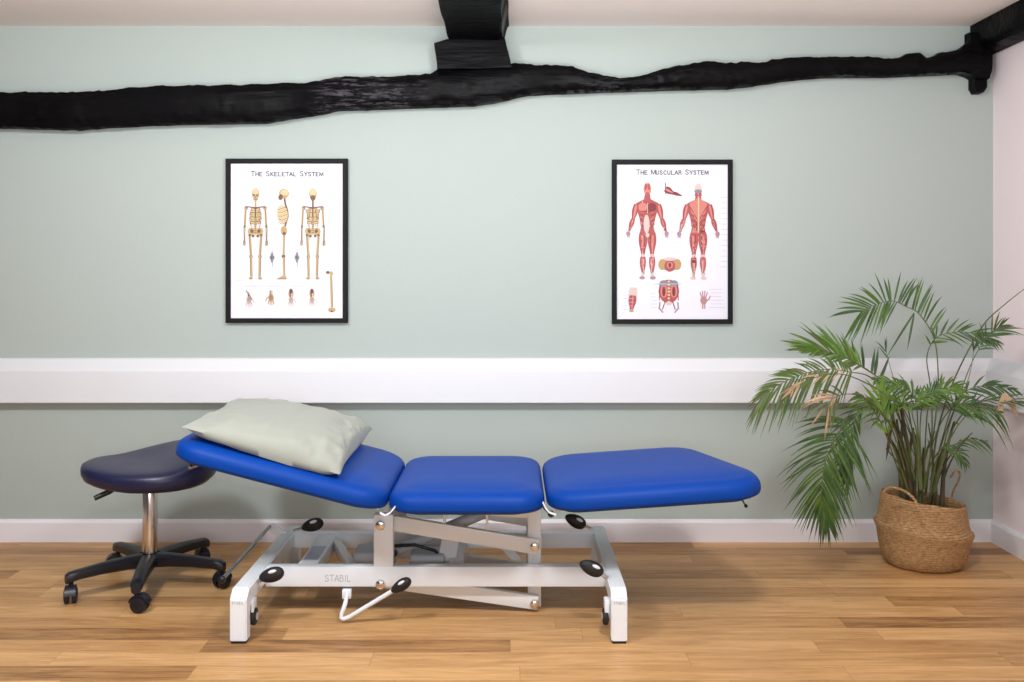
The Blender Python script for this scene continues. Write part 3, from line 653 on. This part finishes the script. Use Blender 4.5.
# front left post, its bolts
def bolts(list_, parent, r=.0165):
    for x, y, z in list_:
        mb = MB(); mb.lathe([(0.001, -.014), (r*.7, -.0135), (r*.95, -.011), (r, -.007), (r, .0)], (x, y, z), 20, 'y'); finish('bolt', mb, M_['chrome'], parent)
xp0, xp1 = (373.5-512)/297, (393-512)/297
mb = MB(); mb.box((xp0, YFR+.0015, .160), (xp1, YFR+.036, CH-(515-HZ)/297), .003); p1 = finish('post', mb, M_['white'], couch)
bx = (380.5-512)/297
bolts([(bx, YFR, CH-(525-HZ)/297)], p1); bolts([(bx, YFR, CH-(584-HZ)/297)], rf)
mb = MB(); mb.box((xp0, YRR+.002, .155), (xp1, YRR+.036, .336), .003); finish('post', mb, M_['cream'], couch)
# lifting linkage: two arms each side and the rising post
yA = YFR+.045; sA = F/(CD+yA)
def P(px, py, y): s = F/(CD+y); return Vector(((px-512)/s, y, CH-(py-HZ)/s))
for y, nm in ((yA, 'f'), (YRR-.03, 'r')):
    def G(px, py, dz=0):
        v = P(px, py, yA); v.y = y; v.z += dz; return v
    a, b = G(383, 521), G(535, 546); mb = MB(); mb.bar(a-Vector((0, 0, .0)), b+Vector((.012, 0, -.002)), .022, .052, .003); finish('lift_arm', mb, M_['cream'], couch)
    a, b = G(383, 580), G(535, 602); mb = MB(); mb.bar(a, b+Vector((.01, 0, -.001)), .022, .048, .003); finish('lift_arm', mb, M_['cream'], couch)
    x = (534.5-512)/sA; mb = MB(); mb.box((x-.023, y+.012, CH-(608-HZ)/sA), (x+.023, y+.034, ZU-.03), .003); pp = finish('post', mb, M_['cream'], couch)
    if nm == 'f':
        bolts([(x, yA-.011, CH-(545.5-HZ)/sA), (x, yA-.011, CH-(602.5-HZ)/sA)], pp)
# leaning plate, diagonal brace, under-seat hangers
yM = -.72
mb = MB(); mb.bar(P(453, 528, yM), P(444, 572, yM), .03, .062, .003, up=(1, 0, 0)); finish('lift_plate', mb, M_['cream'], couch)
mb = MB(); mb.bar(P(500, 540, yM), P(534, 580, yM), .02, .03, .003); finish('diagonal_brace', mb, M_['cream'], couch)
for px in (444.5, 487):
    mb = MB(); mb.box((P(px, 520, yA).x-.004, yA-.002, P(px, 530, yA).z), (P(px, 520, yA).x+.004, yA+.02, ZU-.02), .001); finish('seat_hanger', mb, M_['cream'], couch)
for y in (-.80, -.55):
    mb = MB(); mb.bar((-.36, y, .355), (.10, y, .325), .03, .03); finish('seat_rail', mb, M_['cream'], couch)
# motor and cylinder
mb = MB(); mb.box((-.56, -.74, .10), (-.42, -.63, .175), .012, 3); mb.box((-.36, -.76, .09), (-.235, -.64, .170), .012, 3); mo = finish('motor_housing', mb, M_['grey'], couch)
mb = MB(); mb.tube([(-.43, -.69, .16), (-.10, -.69, .30)], .021, 16); mb.tube([(-.12, -.69, .292), (.04, -.69, .355)], .011, 12); finish('lift_cylinder', mb, M_['grey'], couch)
mb = MB(); mb.tube([(-.43, -.72, .19), (-.34, -.74, .20), (-.27, -.74, .18), (-.24, -.72, .14)], .006, 8); finish('power_lead', mb, M_['black'], couch)
mb = MB(); mb.lathe([(.001, -.012), (.010, -.01), (.012, 0)], (P(394.5, 553, -.80).x, -.80, P(394.5, 553, -.80).z), 14, 'y'); finish('pivot_cap', mb, M_['black'], couch)
# hinge brackets, bent strip between cushions
for px, k in ((386, -1), (547, 1)):
    mb = MB(); x = (px-512)/318
    if k < 0: pth = [(x-.022, .402-.005), (x-.006, .388), (x+.010, .396), (x+.026, .416)]
    else: pth = [(x-.012, .430), (x-.004, .412), (x+.008, .398), (x+.030, .390)]
    for (a, b), (c, d) in zip(pth, pth[1:]): mb.bar((a, YN+.02, b), (c, YN+.02, d), .016, .004, .001, up=(0, 0, 1))
    finish('hinge_bracket', mb, M_['white'], couch)
mb = MB(); mb.bar(((384-512)/300, YFR+.018, .355), ((384-512)/300, YFR+.018, .392), .02, .05); finish('hinge_block', mb, M_['cream'], couch)
mb = MB(); v = P(551, 514, -1.03); mb.ell(v, (.011, .011, .011)); mb.tube([v, v+Vector((-.02, .04, .01))], .005); finish('ball_knob', mb, M_['black'], couch)
v = P(746, 506, -1.02); mb = MB(); mb.tube([v, v+Vector((-.014, .02, .024))], .0028); t_ = finish('release_rod', mb, M_['steel'], couch)
mb = MB(); mb.ell(v, (.006, .006, .006)); finish('rod_tip', mb, M_['black'], t_)
v = P(192, 467, -.98); mb = MB(); mb.tube([v+Vector((-.012, 0, -.004)), v+Vector((.03, .0, .01))], .006); mb.ell(v+Vector((-.006, 0, 0)), (.010, .010, .009)); finish('adjusting_screw', mb, M_['steel'], couch)
# black oval pedals
def pedal(c, rot, arm_to, L=.052, r=.021, name='castor_pedal', tilt=0):
    mb = MB(); Mx = Matrix.Rotation(R(rot), 4, 'Y') @ Matrix.Rotation(R(tilt), 4, 'X')
    mb.ell((0, 0, 0), (L*.9, .018, r), n=20)
    for v in mb.bm.verts:
        k = 1+.18*(v.co.x/L); v.co.z *= k; v.co.y *= k
    bmesh.ops.transform(mb.bm, matrix=Matrix.Translation(c) @ Mx, verts=mb.bm.verts)
    p = finish(name, mb, M_['rubber'], couch)
    mb = MB(); mb.ell((0, 0, 0), (L*.30, .006, r*.24), n=12)  # highlight on the black rubber, put in as a white oval
    bmesh.ops.transform(mb.bm, matrix=Matrix.Translation(c) @ Mx @ Matrix.Translation((.2*L, -.0135, r*.55)), verts=mb.bm.verts)
    finish('white_highlight', mb, M_['white'], p)
    if arm_to is not None:
        mb = MB(); mb.tube([Vector(c)+Vector((0, .006, 0)), Vector(arm_to)], .006, 10); finish('pedal_arm', mb, M_['chrome'], p)
pedal(P(271.5, 575, -1.0), -16, P(257, 582, -.98), L=.047, r=.024)
pedal(P(591.5, 568, -1.0), 25, P(607, 578, -.98), L=.047, r=.024)
pedal(P(312.5, 525, -.56), -16, P(294, 530, -.50), L=.047, r=.024)
pedal(P(575.5, 521, -.56), 27, P(590, 528, -.50), L=.047, r=.024)
# hand/foot lever: bent white rod with black grip
yv = -.93
mb = MB(); mb.tube([P(347, 594, yv+.03), P(345.5, 603, yv), P(341.5, 614, yv-.01), P(341, 617.5, yv-.01), P(344, 619, yv-.01), P(350, 616.5, yv-.012), P(394, 590, yv-.04)], .0072, 12); lv = finish('lever_rod', mb, M_['white'], couch)
mb = MB(); mb.box(P(342, 599, yv+.04), P(352, 588, yv+.06), .002); finish('lever_bracket', mb, M_['white'], couch)
pedal(P(401, 585.5, yv-.045), -32, None, L=.042, r=.019, name='lever_grip')
# wheels inside the legs
for x, px in ((xL1+.004, 250), (xR0-.012, 604)):
    mb = MB(); mb.lathe([(.001, -.010), (.018, -.010), (.026, -.007), (.028, 0), (.026, .007), (.018, .010), (.001, .010)], (x, YF+.07, .062), 20, 'x'); wh = finish('castor_wheel', mb, M_['rubber'], couch)
    mb = MB(); mb.lathe([(.001, -.012), (.012, -.012), (.014, 0), (.012, .012), (.001, .012)], (x, YF+.07, .062), 14, 'x'); finish('wheel_hub', mb, M_['grey'], wh)
    mb = MB(); mb.box((x-.004, YF+.05, .062), (x+.012 if x > 0 else x+.004, YF+.09, .118), .002); finish('castor_fork', mb, M_['white'], couch)
mb = MB(); v = P(286, 552, -.50); mb.tube([v, (v.x, v.y, .055)], .011, 14); cs = finish('castor_stem', mb, M_['white'], couch)
mb = MB(); mb.lathe([(.016, 0), (.02, .004), (.02, .05), (.014, .056)], (v.x, v.y, 0), 16); finish('castor_wheel', mb, M_['rubber'], couch)
# side bar left of the frame
a = P(222, 579.5, -1.085); b = P(269, 527, -.47); mb = MB()
mb.tube([a, b, b+Vector((.006, .012, 0)), b+Vector((.018, .014, -.004))], .0065, 12); sb = finish('side_bar', mb, M_['steel'], couch)
mb = MB(); mb.ell(a, (.012, .010, .012)); finish('bar_end_cap', mb, M_['black'], sb)
mb = MB(); mb.bar(b+Vector((.004, .01, .002)), Vector((xL0+.01, -.47, .155)), .012, .03, .002); finish('bar_bracket', mb, M_['white'], couch)

# ------------------------------------------------------------------ pillow
def build_pillow():
    mb = MB(); n = 56; La, Lb = .262, .312
    ca = Vector((-1.058+.258, (-1.035-.475)/2, 0)); 
    ang = R(14.6); ax = Vector((math.cos(ang), 0, -math.sin(ang))); nz_ = Vector((math.sin(ang), 0, math.cos(ang)))
    base = Mh @ Vector((-.426, 0, TH-.0005)); base.y = (-1.03-.47)/2
    def g(u, v, side):
        e = (max(0, 1-abs(u)**(2.6 if u > 0 else 1.7))*max(0, 1-abs(v)**2.6))
        bow = 1-.03*(1-v*v)*abs(u)**3; bow2 = 1-.03*(1-u*u)*abs(v)**3
        pa = u*La*bow; pb = v*Lb*bow2
        edge = .030+.020*max(0, v)*(.5+.5*u)-.006*max(0, -u)
        wr = rnoise(pa*1.3, pb, side, 9, .007)+rnoise(pa, pb*1.6, side+4, 14, .002)
        rim = max(abs(u), abs(v)); crease = (rnoise(u*1.2, v*1.2, 8, 4, .014)+rnoise(u*3, v*3, 3, 3, .006+.010*max(0, u)))*max(0, rim-.5)/.5
        if side > 0:
            h = edge+(.104-edge)*e**.42*(1+.28*u+.04*v)+wr*min(1, e*6)+crease*min(1, e*14)
        else: h = edge*(1-min(1, e*12)**.6)+.003
        h -= .022*max(0, (-v-.72)/.28)*(.4+.6*u)
        p = base+ax*pa+nz_*h; p.y += pb-.008
        return p
    grid = lambda side: [[mb.bm.verts.new(g(-1+2*i/n, -1+2*j/n, side)) for j in range(n+1)] for i in range(n+1)]
    T = grid(1)
    B = [[T[i][j] if i in (0, n) or j in (0, n) else mb.bm.verts.new(g(-1+2*i/n, -1+2*j/n, -1)) for j in range(n+1)] for i in range(n+1)]
    for i in range(n):
        for j in range(n):
            mb.bm.faces.new((T[i][j], T[i+1][j], T[i+1][j+1], T[i][j+1])); mb.bm.faces.new((B[i][j], B[i][j+1], B[i+1][j+1], B[i+1][j]))
    o = finish('pillow', mb, M_['pillow'], None, angle=75, loc=tuple(base))
    return o
tag(build_pillow(), 'plump pale sage cotton pillow lying on the raised head end of the blue couch', 'pillow')

# ------------------------------------------------------------------ saddle stool
SX, SY = -1.336, F/271-CD
stool = thing('saddle_stool', (SX, SY, 0), 'navy blue vinyl saddle stool on chrome column and five wheeled black base, beside the couch', 'stool')
def seat():
    mb = MB(); n = 56; rs = []
    def outl(a):
        x = math.cos(a); y = math.sin(a); rx = .240; ry = .200+.022*math.cos(a)
        k = (abs(x)**2.2+abs(y)**2.2)**(-1/2.2); return rx*x*k, ry*y*k
    def ztop(x, y):
        g = max(0, min(1, (x*.70+y*.75+.05)/.28)); g = g*g*(3-2*g)
        return .461+.058*g+.008*max(0, -x/.22)**2-.004*math.exp(-((x+.03)/.10)**2-((y)/.2)**2)-.012*max(0, -y/.2)**2
    def zbot(x, y): return .377+.016*max(0, -x/.22)
    TT = .064
    prof = [(.0, 1), (.25, 1), (.5, 1), (.7, 1), (.84, .985), (.93, .94), (.985, .84), (1.0, .64), (.995, .42), (.96, .2), (.88, .06), (.7, 0), (.3, 0)]
    for f, h in prof[1:]:
        ring = []
        for k in range(n):
            a = 2*math.pi*k/n; x, y = outl(a); x *= f; y *= f
            ring.append(Vector((SX+x, SY+y, zbot(x, y)+(ztop(x, y)-zbot(x, y))*h)))
        rs.append(ring)
    mb.rings(rs); return mb
finish('seat', seat(), M_['navy'], stool, angle=60)
mb = MB(); mb.box((SX-.09, SY-.07, .385), (SX+.09, SY+.07, .402), .004); mb.lathe([(.022, .375), (.028, .388)], (SX, SY, 0)); finish('seat_plate', mb, M_['black'], stool)
mb = MB(); mb.lathe([(.013, .37), (.013, .390)], (SX, SY, 0)); mb.lathe([(.0255, .10), (.0265, .11), (.0265, .362), (.025, .366)], (SX, SY, 0), 28); cl = finish('column', mb, M_['chrome'], stool)
mb = MB(); mb.lathe([(.024, .366), (.025, .370), (.022, .376), (.014, .377)], (SX, SY, 0), 24); finish('column_cap', mb, M_['black'], cl)
mb = MB(); mb.tube([(SX-.04, SY-.05, .388), (SX-.08, SY-.09, .382), (SX-.105, SY-.105, .372), (SX-.15, SY-.125, .352)], [.005, .005, .010, .009], 10); finish('height_lever', mb, M_['black'], stool)
mb = MB(); mb.lathe([(.03, .075), (.044, .08), (.046, .105), (.034, .118), (.026, .12)], (SX, SY, 0), 24); finish('base_hub', mb, M_['base'], stool)
for a in (-8, -78, -141, 136, 64):
    d = Vector((math.cos(R(a)), math.sin(R(a)), 0)); sd = Vector((-d.y, d.x, 0)); c0 = Vector((SX, SY, 0))
    mb = MB(); rs = []
    for r_, z, w_, h_ in ((.03, .098, .050, .042), (.08, .100, .044, .038), (.17, .098, .038, .032), (.25, .092, .034, .028), (.277, .088, .032, .030), (.290, .082, .024, .026)):
        c = c0+d*r_+Vector((0, 0, z)); m_ = []
        for k in range(12):
            t = 2*math.pi*k/12; cx_, cz_ = math.cos(t), math.sin(t)
            m_.append(c+sd*(w_*.62*math.copysign(abs(cx_)**.6, cx_))+Vector((0, 0, h_*.6*math.copysign(abs(cz_)**.6, cz_))))
        rs.append(m_)
    mb.rings(rs); leg = finish('base_leg', mb, M_['base'], stool)
    c = c0+d*.272
    mb = MB(); mb.tube([c+Vector((0, 0, .052)), c+Vector((0, 0, .088))], .0085, 10)
    sw = Vector((math.cos(R(a+70)), math.sin(R(a+70)), 0)); wd = Vector((-sw.y, sw.x, 0)); hc = c+sw*.012+Vector((0, 0, .029))
    # twin wheels and hood
    for sg in (-1, 1):
        rs = []
        for o_, r_ in ((.004, .020), (.005, .0275), (.010, .029), (.019, .0275), (.022, .020), (.023, .006)):
            rs.append([hc+wd*(sg*o_)+(sw*math.cos(2*math.pi*k/20)+Vector((0, 0, 1))*math.sin(2*math.pi*k/20))*r_ for k in range(20)])
        mb.rings(rs)
    rs = []
    for k in range(9):
        t = R(10+k*20); 
        rs.append([hc+wd*o_+(sw*math.cos(t)+Vector((0, 0, 1))*math.sin(t))*r_ for o_, r_ in ((-.018, .030), (.018, .030), (.018, .034), (-.018, .034))])
    mb.rings(rs); mb.box(hc+Vector((-.008, -.008, .0)), hc+Vector((.008, .008, .036)), .002)
    finish('castor', mb, M_['base'], leg)

# ------------------------------------------------------------------ potted palm
PX, PY = (923-512)/252, F/252-CD
palm = thing('potted_palm', (PX, PY, 0), 'bushy green palm with a few dry leaves in a woven basket, standing in the corner', 'potted plant')
def ringz(r, z, tilt, n=48, wob=.004):
    out = []
    for k in range(n):
        a = 2*math.pi*k/n; x = r*math.cos(a)*.93; y = r*math.sin(a)*.90; j = rnoise(math.cos(a)*2, math.sin(a)*2, z*5, 1.5, wob)
        out.append(Vector((PX+x+j+(-.012 if z < .01 else 0)*0, PY+y+j, max(.0, z-tilt*x+j))))
    return out
prof = [(.06, .0, 0), (.142, .0, .0), (.160, .012, .01), (.176, .045, .03), (.184, .085, .06), (.188, .115, .09), (.196, .132, .10), (.200, .143, .10), (.196, .154, .10), (.186, .160, .11), (.180, .178, .12), (.176, .205, .13),
        (.172, .235, .14), (.170, .256, .14), (.166, .262, .14), (.160, .258, .14), (.158, .235, .14), (.162, .19, .13)]
mb = MB(); mb.rings([ringz(r, z, t) for r, z, t in prof]); bk = finish('basket', mb, M_['basket'], palm, angle=70)
mb = MB(); mb.rings([ringz(.02, .226, .14), ringz(.10, .222, .14), ringz(.168, .212, .14, wob=.006)]); finish('soil', mb, M_['soil'], palm)
mb = MB()
hA = [(884.5, 508), (883, 498), (886, 489), (896, 488), (906, 492), (915, 500), (919, 511)]
pts = [P(a, b, PY-.13-.02*i) for i, (a, b) in enumerate(hA)]
mb.tube(catmull(pts, 26), .0048, 8)
finish('basket_handle', mb, M_['basket'], bk)
mb = MB(); mb.tube(catmull([P(951, 507, PY+.12), P(953, 492, PY+.13), P(958, 482, PY+.13), P(960, 474, PY+.12), P(956, 470, PY+.11), P(950, 478, PY+.10)], 20), .0042, 8); finish('basket_handle', mb, M_['basket'], bk)

def clampv(v):
    v.y = min(v.y, -.068 if .58 < v.z < .80 else -.012); v.x = min(v.x, XR-.07 if .58 < v.z < .80 else XR-.012); return v
def leaflet(mb, p, d, L, Wd, nrm, droop, mi=0, seg=6):
    d = d.normalized(); prev = None; sdv = d.cross(nrm).normalized()
    for i in range(seg+1):
        u = i/seg; c = p+d*L*u*(1-.12*u*droop)+Vector((0, 0, -1))*droop*L*u*u*.75
        wv = Wd*(math.sin(math.pi*min(1, .12+u*.93))**.75)*(1-.25*u); wv = max(wv, .0006)
        tn = (d*(1-.24*u*droop)+Vector((0, 0, -1))*droop*u*1.5).normalized(); s_ = (sdv-tn*sdv.dot(tn)).normalized(); up = s_.cross(tn)
        row = [mb.bm.verts.new(clampv(c-s_*wv*.5+up*wv*.18)), mb.bm.verts.new(clampv(c.copy())), mb.bm.verts.new(clampv(c+s_*wv*.5+up*wv*.18))]
        if prev:
            for k in range(2):
                f = mb.bm.faces.new((prev[k], prev[k+1], row[k+1], row[k])); f.material_index = mi
        prev = row
def frond(path, n, L, Wd=.012, N=(0, -1, .15), droop=.4, mats=('leaf',), t0=.25, sides=(1, 1), a0=75, a1=22, lf=None, r=.0032, dryf=0, name='frond', jit=.12, seed=None, af=None):
    rnd = random.Random(seed if seed is not None else int(path[0][0]*7+path[-1][1]*13+n))
    pts = [W(*p) if len(p) == 3 else Vector(p) for p in path]; C_ = catmull(pts, 60); C_ = [clampv(v) for v in C_]
    mb = MB(); mb.tube(C_, [r*(1-.75*i/60) for i in range(61)], 6)
    for f in mb.bm.faces: f.material_index = len(mats)
    Nn = Vector(N).normalized()
    for k in range(n):
        t = t0+(1-t0)*(k+.5)/n
        for si, sg in enumerate((-1, 1)):
            if not sides[si]: continue
            if rnd.random() < .04: continue
            tt = min(.999, t+rnd.uniform(-.3, .3)/n); i = int(tt*60); p = C_[i].lerp(C_[min(60, i+1)], tt*60-i)
            T = (C_[min(60, i+2)]-C_[max(0, i-2)]).normalized(); S = T.cross(Nn).normalized()*sg
            g = (t-t0)/(1-t0); a = R((af(g, si) if af else a0+(a1-a0)*g)+rnd.uniform(-6, 6)); d = S*math.sin(a)+T*math.cos(a)+Nn*rnd.uniform(-jit, jit)*1.3
            ll = L*sides[si]*((lf(g, si)) if lf else (.32+.72*math.sin(math.pi*(.12+.84*g))))*rnd.uniform(.85, 1.1)
            mi = 0 if len(mats) == 1 else rnd.randrange(len(mats))
            if dryf and rnd.random() < dryf: mi = len(mats)-1
            leaflet(mb, p, d, ll, Wd*rnd.uniform(.8, 1.15), Nn+Vector((rnd.uniform(-.3, .3), 0, rnd.uniform(-.3, .3))), droop*rnd.uniform(.6, 1.4), mi)
    me = [M_[m] for m in mats]+[M_['stem']]
    return finish(name, mb, me, palm, angle=80)
# 1 tall arch: blades stand up along the bend, fan down-left at the tip
frond([(925, 495, 252), (932, 445, 252), (938, 390, 253), (935, 342, 254), (920, 315, 255), (907, 307, 257), (892, 301, 259), (875, 305, 260), (860, 312, 261)], 30, .19, .0095, (0, -1, .1), .24, ('leafd', 'leaf'), .40, (1, 1), 84, 8,
      lf=lambda g, si: (.78 if g < .55 else .70) if si == 1 else (.55+.5*(g-.45) if g > .5 else .0), jit=.08,
      af=lambda g, si: (48+110*g if g < .5 else 100-165*(g-.5)) if si == 1 else 70-100*(g-.5))
for q_ in ([(914, 313, 256), (900, 333, 257), (886, 356, 257)], [(914, 314, 255), (911, 330, 255), (907, 350, 255)]):
    mb = MB(); a_, b_ = W(*q_[0]), W(*q_[2]); leaflet(mb, a_, b_-a_, (b_-a_).length, .010, Vector((0, -1, .1)), .05); finish('leaflet', mb, M_['leafd'], palm)
# 2 left frond, seen from the side
frond([(915, 490, 254), (905, 440, 256), (893, 400, 260), (870, 377, 264), (849, 372, 267), (831, 369, 268), (810, 372, 269), (793, 378, 270), (775, 387, 271), (762, 397, 271)], 38, .17, .0092, (0, -1, .25), .38, ('leaf', 'leafo'), .42, (1.0, .55), 66, 16,
      lf=lambda g, si: .5+.6*math.sin(math.pi*min(1, .1+.8*g)))
# 3 upper left
frond([(912, 480, 254), (905, 425, 257), (893, 392, 259), (872, 373, 262), (854, 362, 264), (836, 354, 265), (818, 350, 266), (804, 350, 267)], 26, .175, .0108, (0, -1, .2), .20, ('leaf', 'leafo', 'leafl'), .50, (.35, 1.0), 46, 8)
mb = MB(); a_, b_ = W(856, 364, 263), W(815, 328, 264); leaflet(mb, a_, b_-a_, (b_-a_).length, .024, Vector((.2, -1, .3)), .05); finish('leaflet', mb, M_['leafl'], palm)
# 4 hanging dark frond
frond([(912, 480, 256), (895, 430, 261), (874, 408, 266), (852, 412, 270), (838, 434, 272), (826, 460, 272), (822, 484, 272), (822, 503, 271), (828, 524, 270)], 50, .215, .0098, (0, -1, .05), .42, ('leafd', 'leaf'), .42, (1.0, 1.0), 68, 12,
      lf=lambda g, si: .95-.62*g**2)
frond([(914, 480, 256), (898, 428, 259), (878, 402, 262), (860, 408, 263), (852, 432, 263), (848, 458, 262), (849, 482, 262)], 26, .15, .010, (.2, -1, .05), .3, ('leaf', 'leafd'), .46, (.5, 1), 50, 12)
# 5 bare stem leaving to the right
frond([(930, 500, 254), (936, 440, 256), (952, 385, 260), (980, 330, 266), (1004, 305, 272), (1042, 276, 278)], 10, .14, .010, (0, -1, .2), .3, ('leaf',), .95, (1, 1), 45, 15, r=.0048)
# 6 small arch at right
frond([(926, 495, 252), (932, 430, 252), (930, 385, 252), (927, 357, 252), (936, 338, 253), (958, 332, 255), (980, 335, 257), (996, 342, 260)], 15, .13, .009, (0, -1, .35), .22, ('leafd', 'leaf'), .50, (.7, .7), 50, 14)
frond([(932, 495, 256), (948, 430, 258), (962, 388, 260), (974, 358, 262), (988, 336, 264), (1000, 326, 266)], 9, .13, .008, (0, -1, .3), .35, ('leafd', 'leafo'), .66, (.8, .9), 50, 14)
# 7 right-hand horizontals
frond([(934, 490, 258), (950, 435, 260), (972, 405, 262), (1000, 400, 266), (1030, 404, 270), (1060, 412, 272)], 18, .12, .008, (0, -.4, .9), .15, ('leafd', 'leafo'), .36, (1, 1), 34, 12)
frond([(930, 490, 254), (942, 440, 255), (954, 404, 256), (970, 389, 257), (990, 386, 258), (1014, 390, 259)], 13, .10, .010, (0, -1, .5), .35, ('leafd',), .42, (.8, 1), 50, 14)
frond([(934, 492, 262), (950, 440, 264), (968, 414, 266), (984, 408, 268), (1000, 412, 270)], 9, .13, .009, (0, -1, .4), .8, ('leaf', 'leafd'), .35, (.3, 1), 60, 18)
# 8 bushy centre
for k, (p, s, L) in enumerate([([(920, 490), (912, 430), (905, 398), (893, 384), (876, 380)], 262, .08), ([(922, 490), (918, 430), (916, 402), (908, 390), (893, 384)], 266, .10), ([(924, 490), (926, 430), (930, 402), (942, 390), (958, 386)], 264, .10),
        ([(922, 490), (920, 435), (922, 408), (928, 396), (940, 388)], 268, .085), ([(920, 490), (915, 440), (903, 408), (888, 400), (872, 404)], 268, .08), ([(924, 490), (934, 440), (948, 412), (962, 404), (978, 408)], 266, .09),
        ([(921, 490), (917, 435), (912, 412), (918, 400), (930, 396)], 272, .085)]):
    frond([(a, b, s-6+6*i/4) for i, (a, b) in enumerate(p)], 15, L, .0085, (0, -.75, .65), .45, ('leafl', 'leaf') if k % 2 == 0 else ('leaf', 'leafl', 'leafd'), .5, (1, 1), 62, 20, seed=40+k)
# 9 low right drooping
frond([(932, 495, 258), (944, 460, 259), (956, 444, 260), (970, 439, 261), (986, 441, 262)], 9, .08, .007, (0, -1, .3), .5, ('leafd', 'leaf'), .45, (.2, 1), 45, 14)
frond([(930, 495, 260), (938, 455, 262), (946, 448, 264), (958, 452, 265), (966, 464, 265)], 14, .055, .006, (0, -1, .2), .5, ('leafd', 'leaf'), .45, (1, 1), 55, 20)
# 10 upright bright blades at left of stalks
frond([(908, 490, 262), (896, 455, 266), (887, 430, 269), (882, 405, 270), (880, 392, 270)], 6, .13, .017, (0, -1, .1), .12, ('leafl',), .45, (1, .8), 26, 10)
frond([(905, 492, 258), (893, 455, 262), (882, 425, 268), (870, 405, 272), (858, 394, 274)], 9, .10, .010, (0, -1, .3), .5, ('leafo', 'leaf'), .5, (1, .6), 50, 14)
# dark blades in the middle left
frond([(915, 480, 258), (905, 425, 258), (895, 395, 257), (881, 380, 256), (868, 371, 256), (856, 364, 256)], 7, .105, .013, (0, -1, .1), -.15, ('leafd',), .55, (.0, 1), 75, 50, lf=lambda g, si: .9)
# long thin single spears
for p in ([(926, 480, 254), (900, 400, 255), (886, 352, 255)], [(930, 480, 256), (950, 420, 258), (968, 380, 260), (974, 350, 261)]):
    frond(p, 2, .08, .007, (0, -1, 0), .2, ('leafd',), .9, (1, 1), 20, 10, r=.003)
# dry sprays
frond([(905, 470, 268), (890, 425, 270), (868, 400, 273), (848, 394, 275), (834, 398, 276), (828, 406, 276)], 9, .13, .0085, (0, -1, .1), .5, ('dry', 'leafo', 'dry'), .66, (.8, 1), 55, 18, name='dry_frond', jit=.25)
frond([(893, 400, 272), (870, 385, 273), (840, 374, 274), (808, 380, 275), (788, 394, 275)], 9, .09, .008, (0, -1, .3), .4, ('dry', 'leafo', 'leafo'), .45, (.6, 1), 32, 10, name='dry_frond', jit=.25)
mb = MB(); v = P(1003, 394, -.52)
leaflet(mb, v, Vector((-.25, -.05, -1)), .115, .022, Vector((0, -1, .1)), .2); leaflet(mb, v, Vector((.55, -.1, -.6)), .08, .028, Vector((.1, -1, .1)), .5)
finish('dry_leaf', mb, M_['dry'], palm)
# stalks
rnd = random.Random(11)
for k in range(22):
    a = rnd.uniform(0, 6.28); r0 = rnd.uniform(.01, .085); bx_, by_ = PX-.01+r0*math.cos(a), PY+r0*math.sin(a)*.7
    spread = rnd.uniform(-.13, .13)*(1 if k > 7 else .35)+(bx_-PX)*.9*(1 if k > 7 else .4); hgt = rnd.uniform(.25, .44)
    pts = catmull([(bx_, by_, .20), (bx_+spread*.15, by_, .2+hgt*.4), (bx_+spread*.5, by_-.01, .2+hgt*.75), (bx_+spread, by_-.02, .2+hgt)], 14)
    mb = MB(); th = rnd.uniform(.004, .008) if k > 7 else .0105
    mb.tube(pts, [th*(1-.6*i/14) for i in range(15)], 8); finish('stalk', mb, M_['stalk'] if k % 3 == 0 or k < 8 else M_['stem'], palm)
# withered leaf sheaths hanging by the stalks
for (a, b, c, d) in ((888, 400, 898, 440), (893, 405, 888, 450), (899, 402, 908, 446), (890, 430, 886, 460), (903, 410, 900, 452)):
    mb = MB(); p0 = P(a, b, -.42); p1 = P(c, d, -.40)
    leaflet(mb, p0, p1-p0, (p1-p0).length, .018, Vector((.3, -1, 0)), .05); finish('withered_sheath', mb, M_['stalk'], palm)
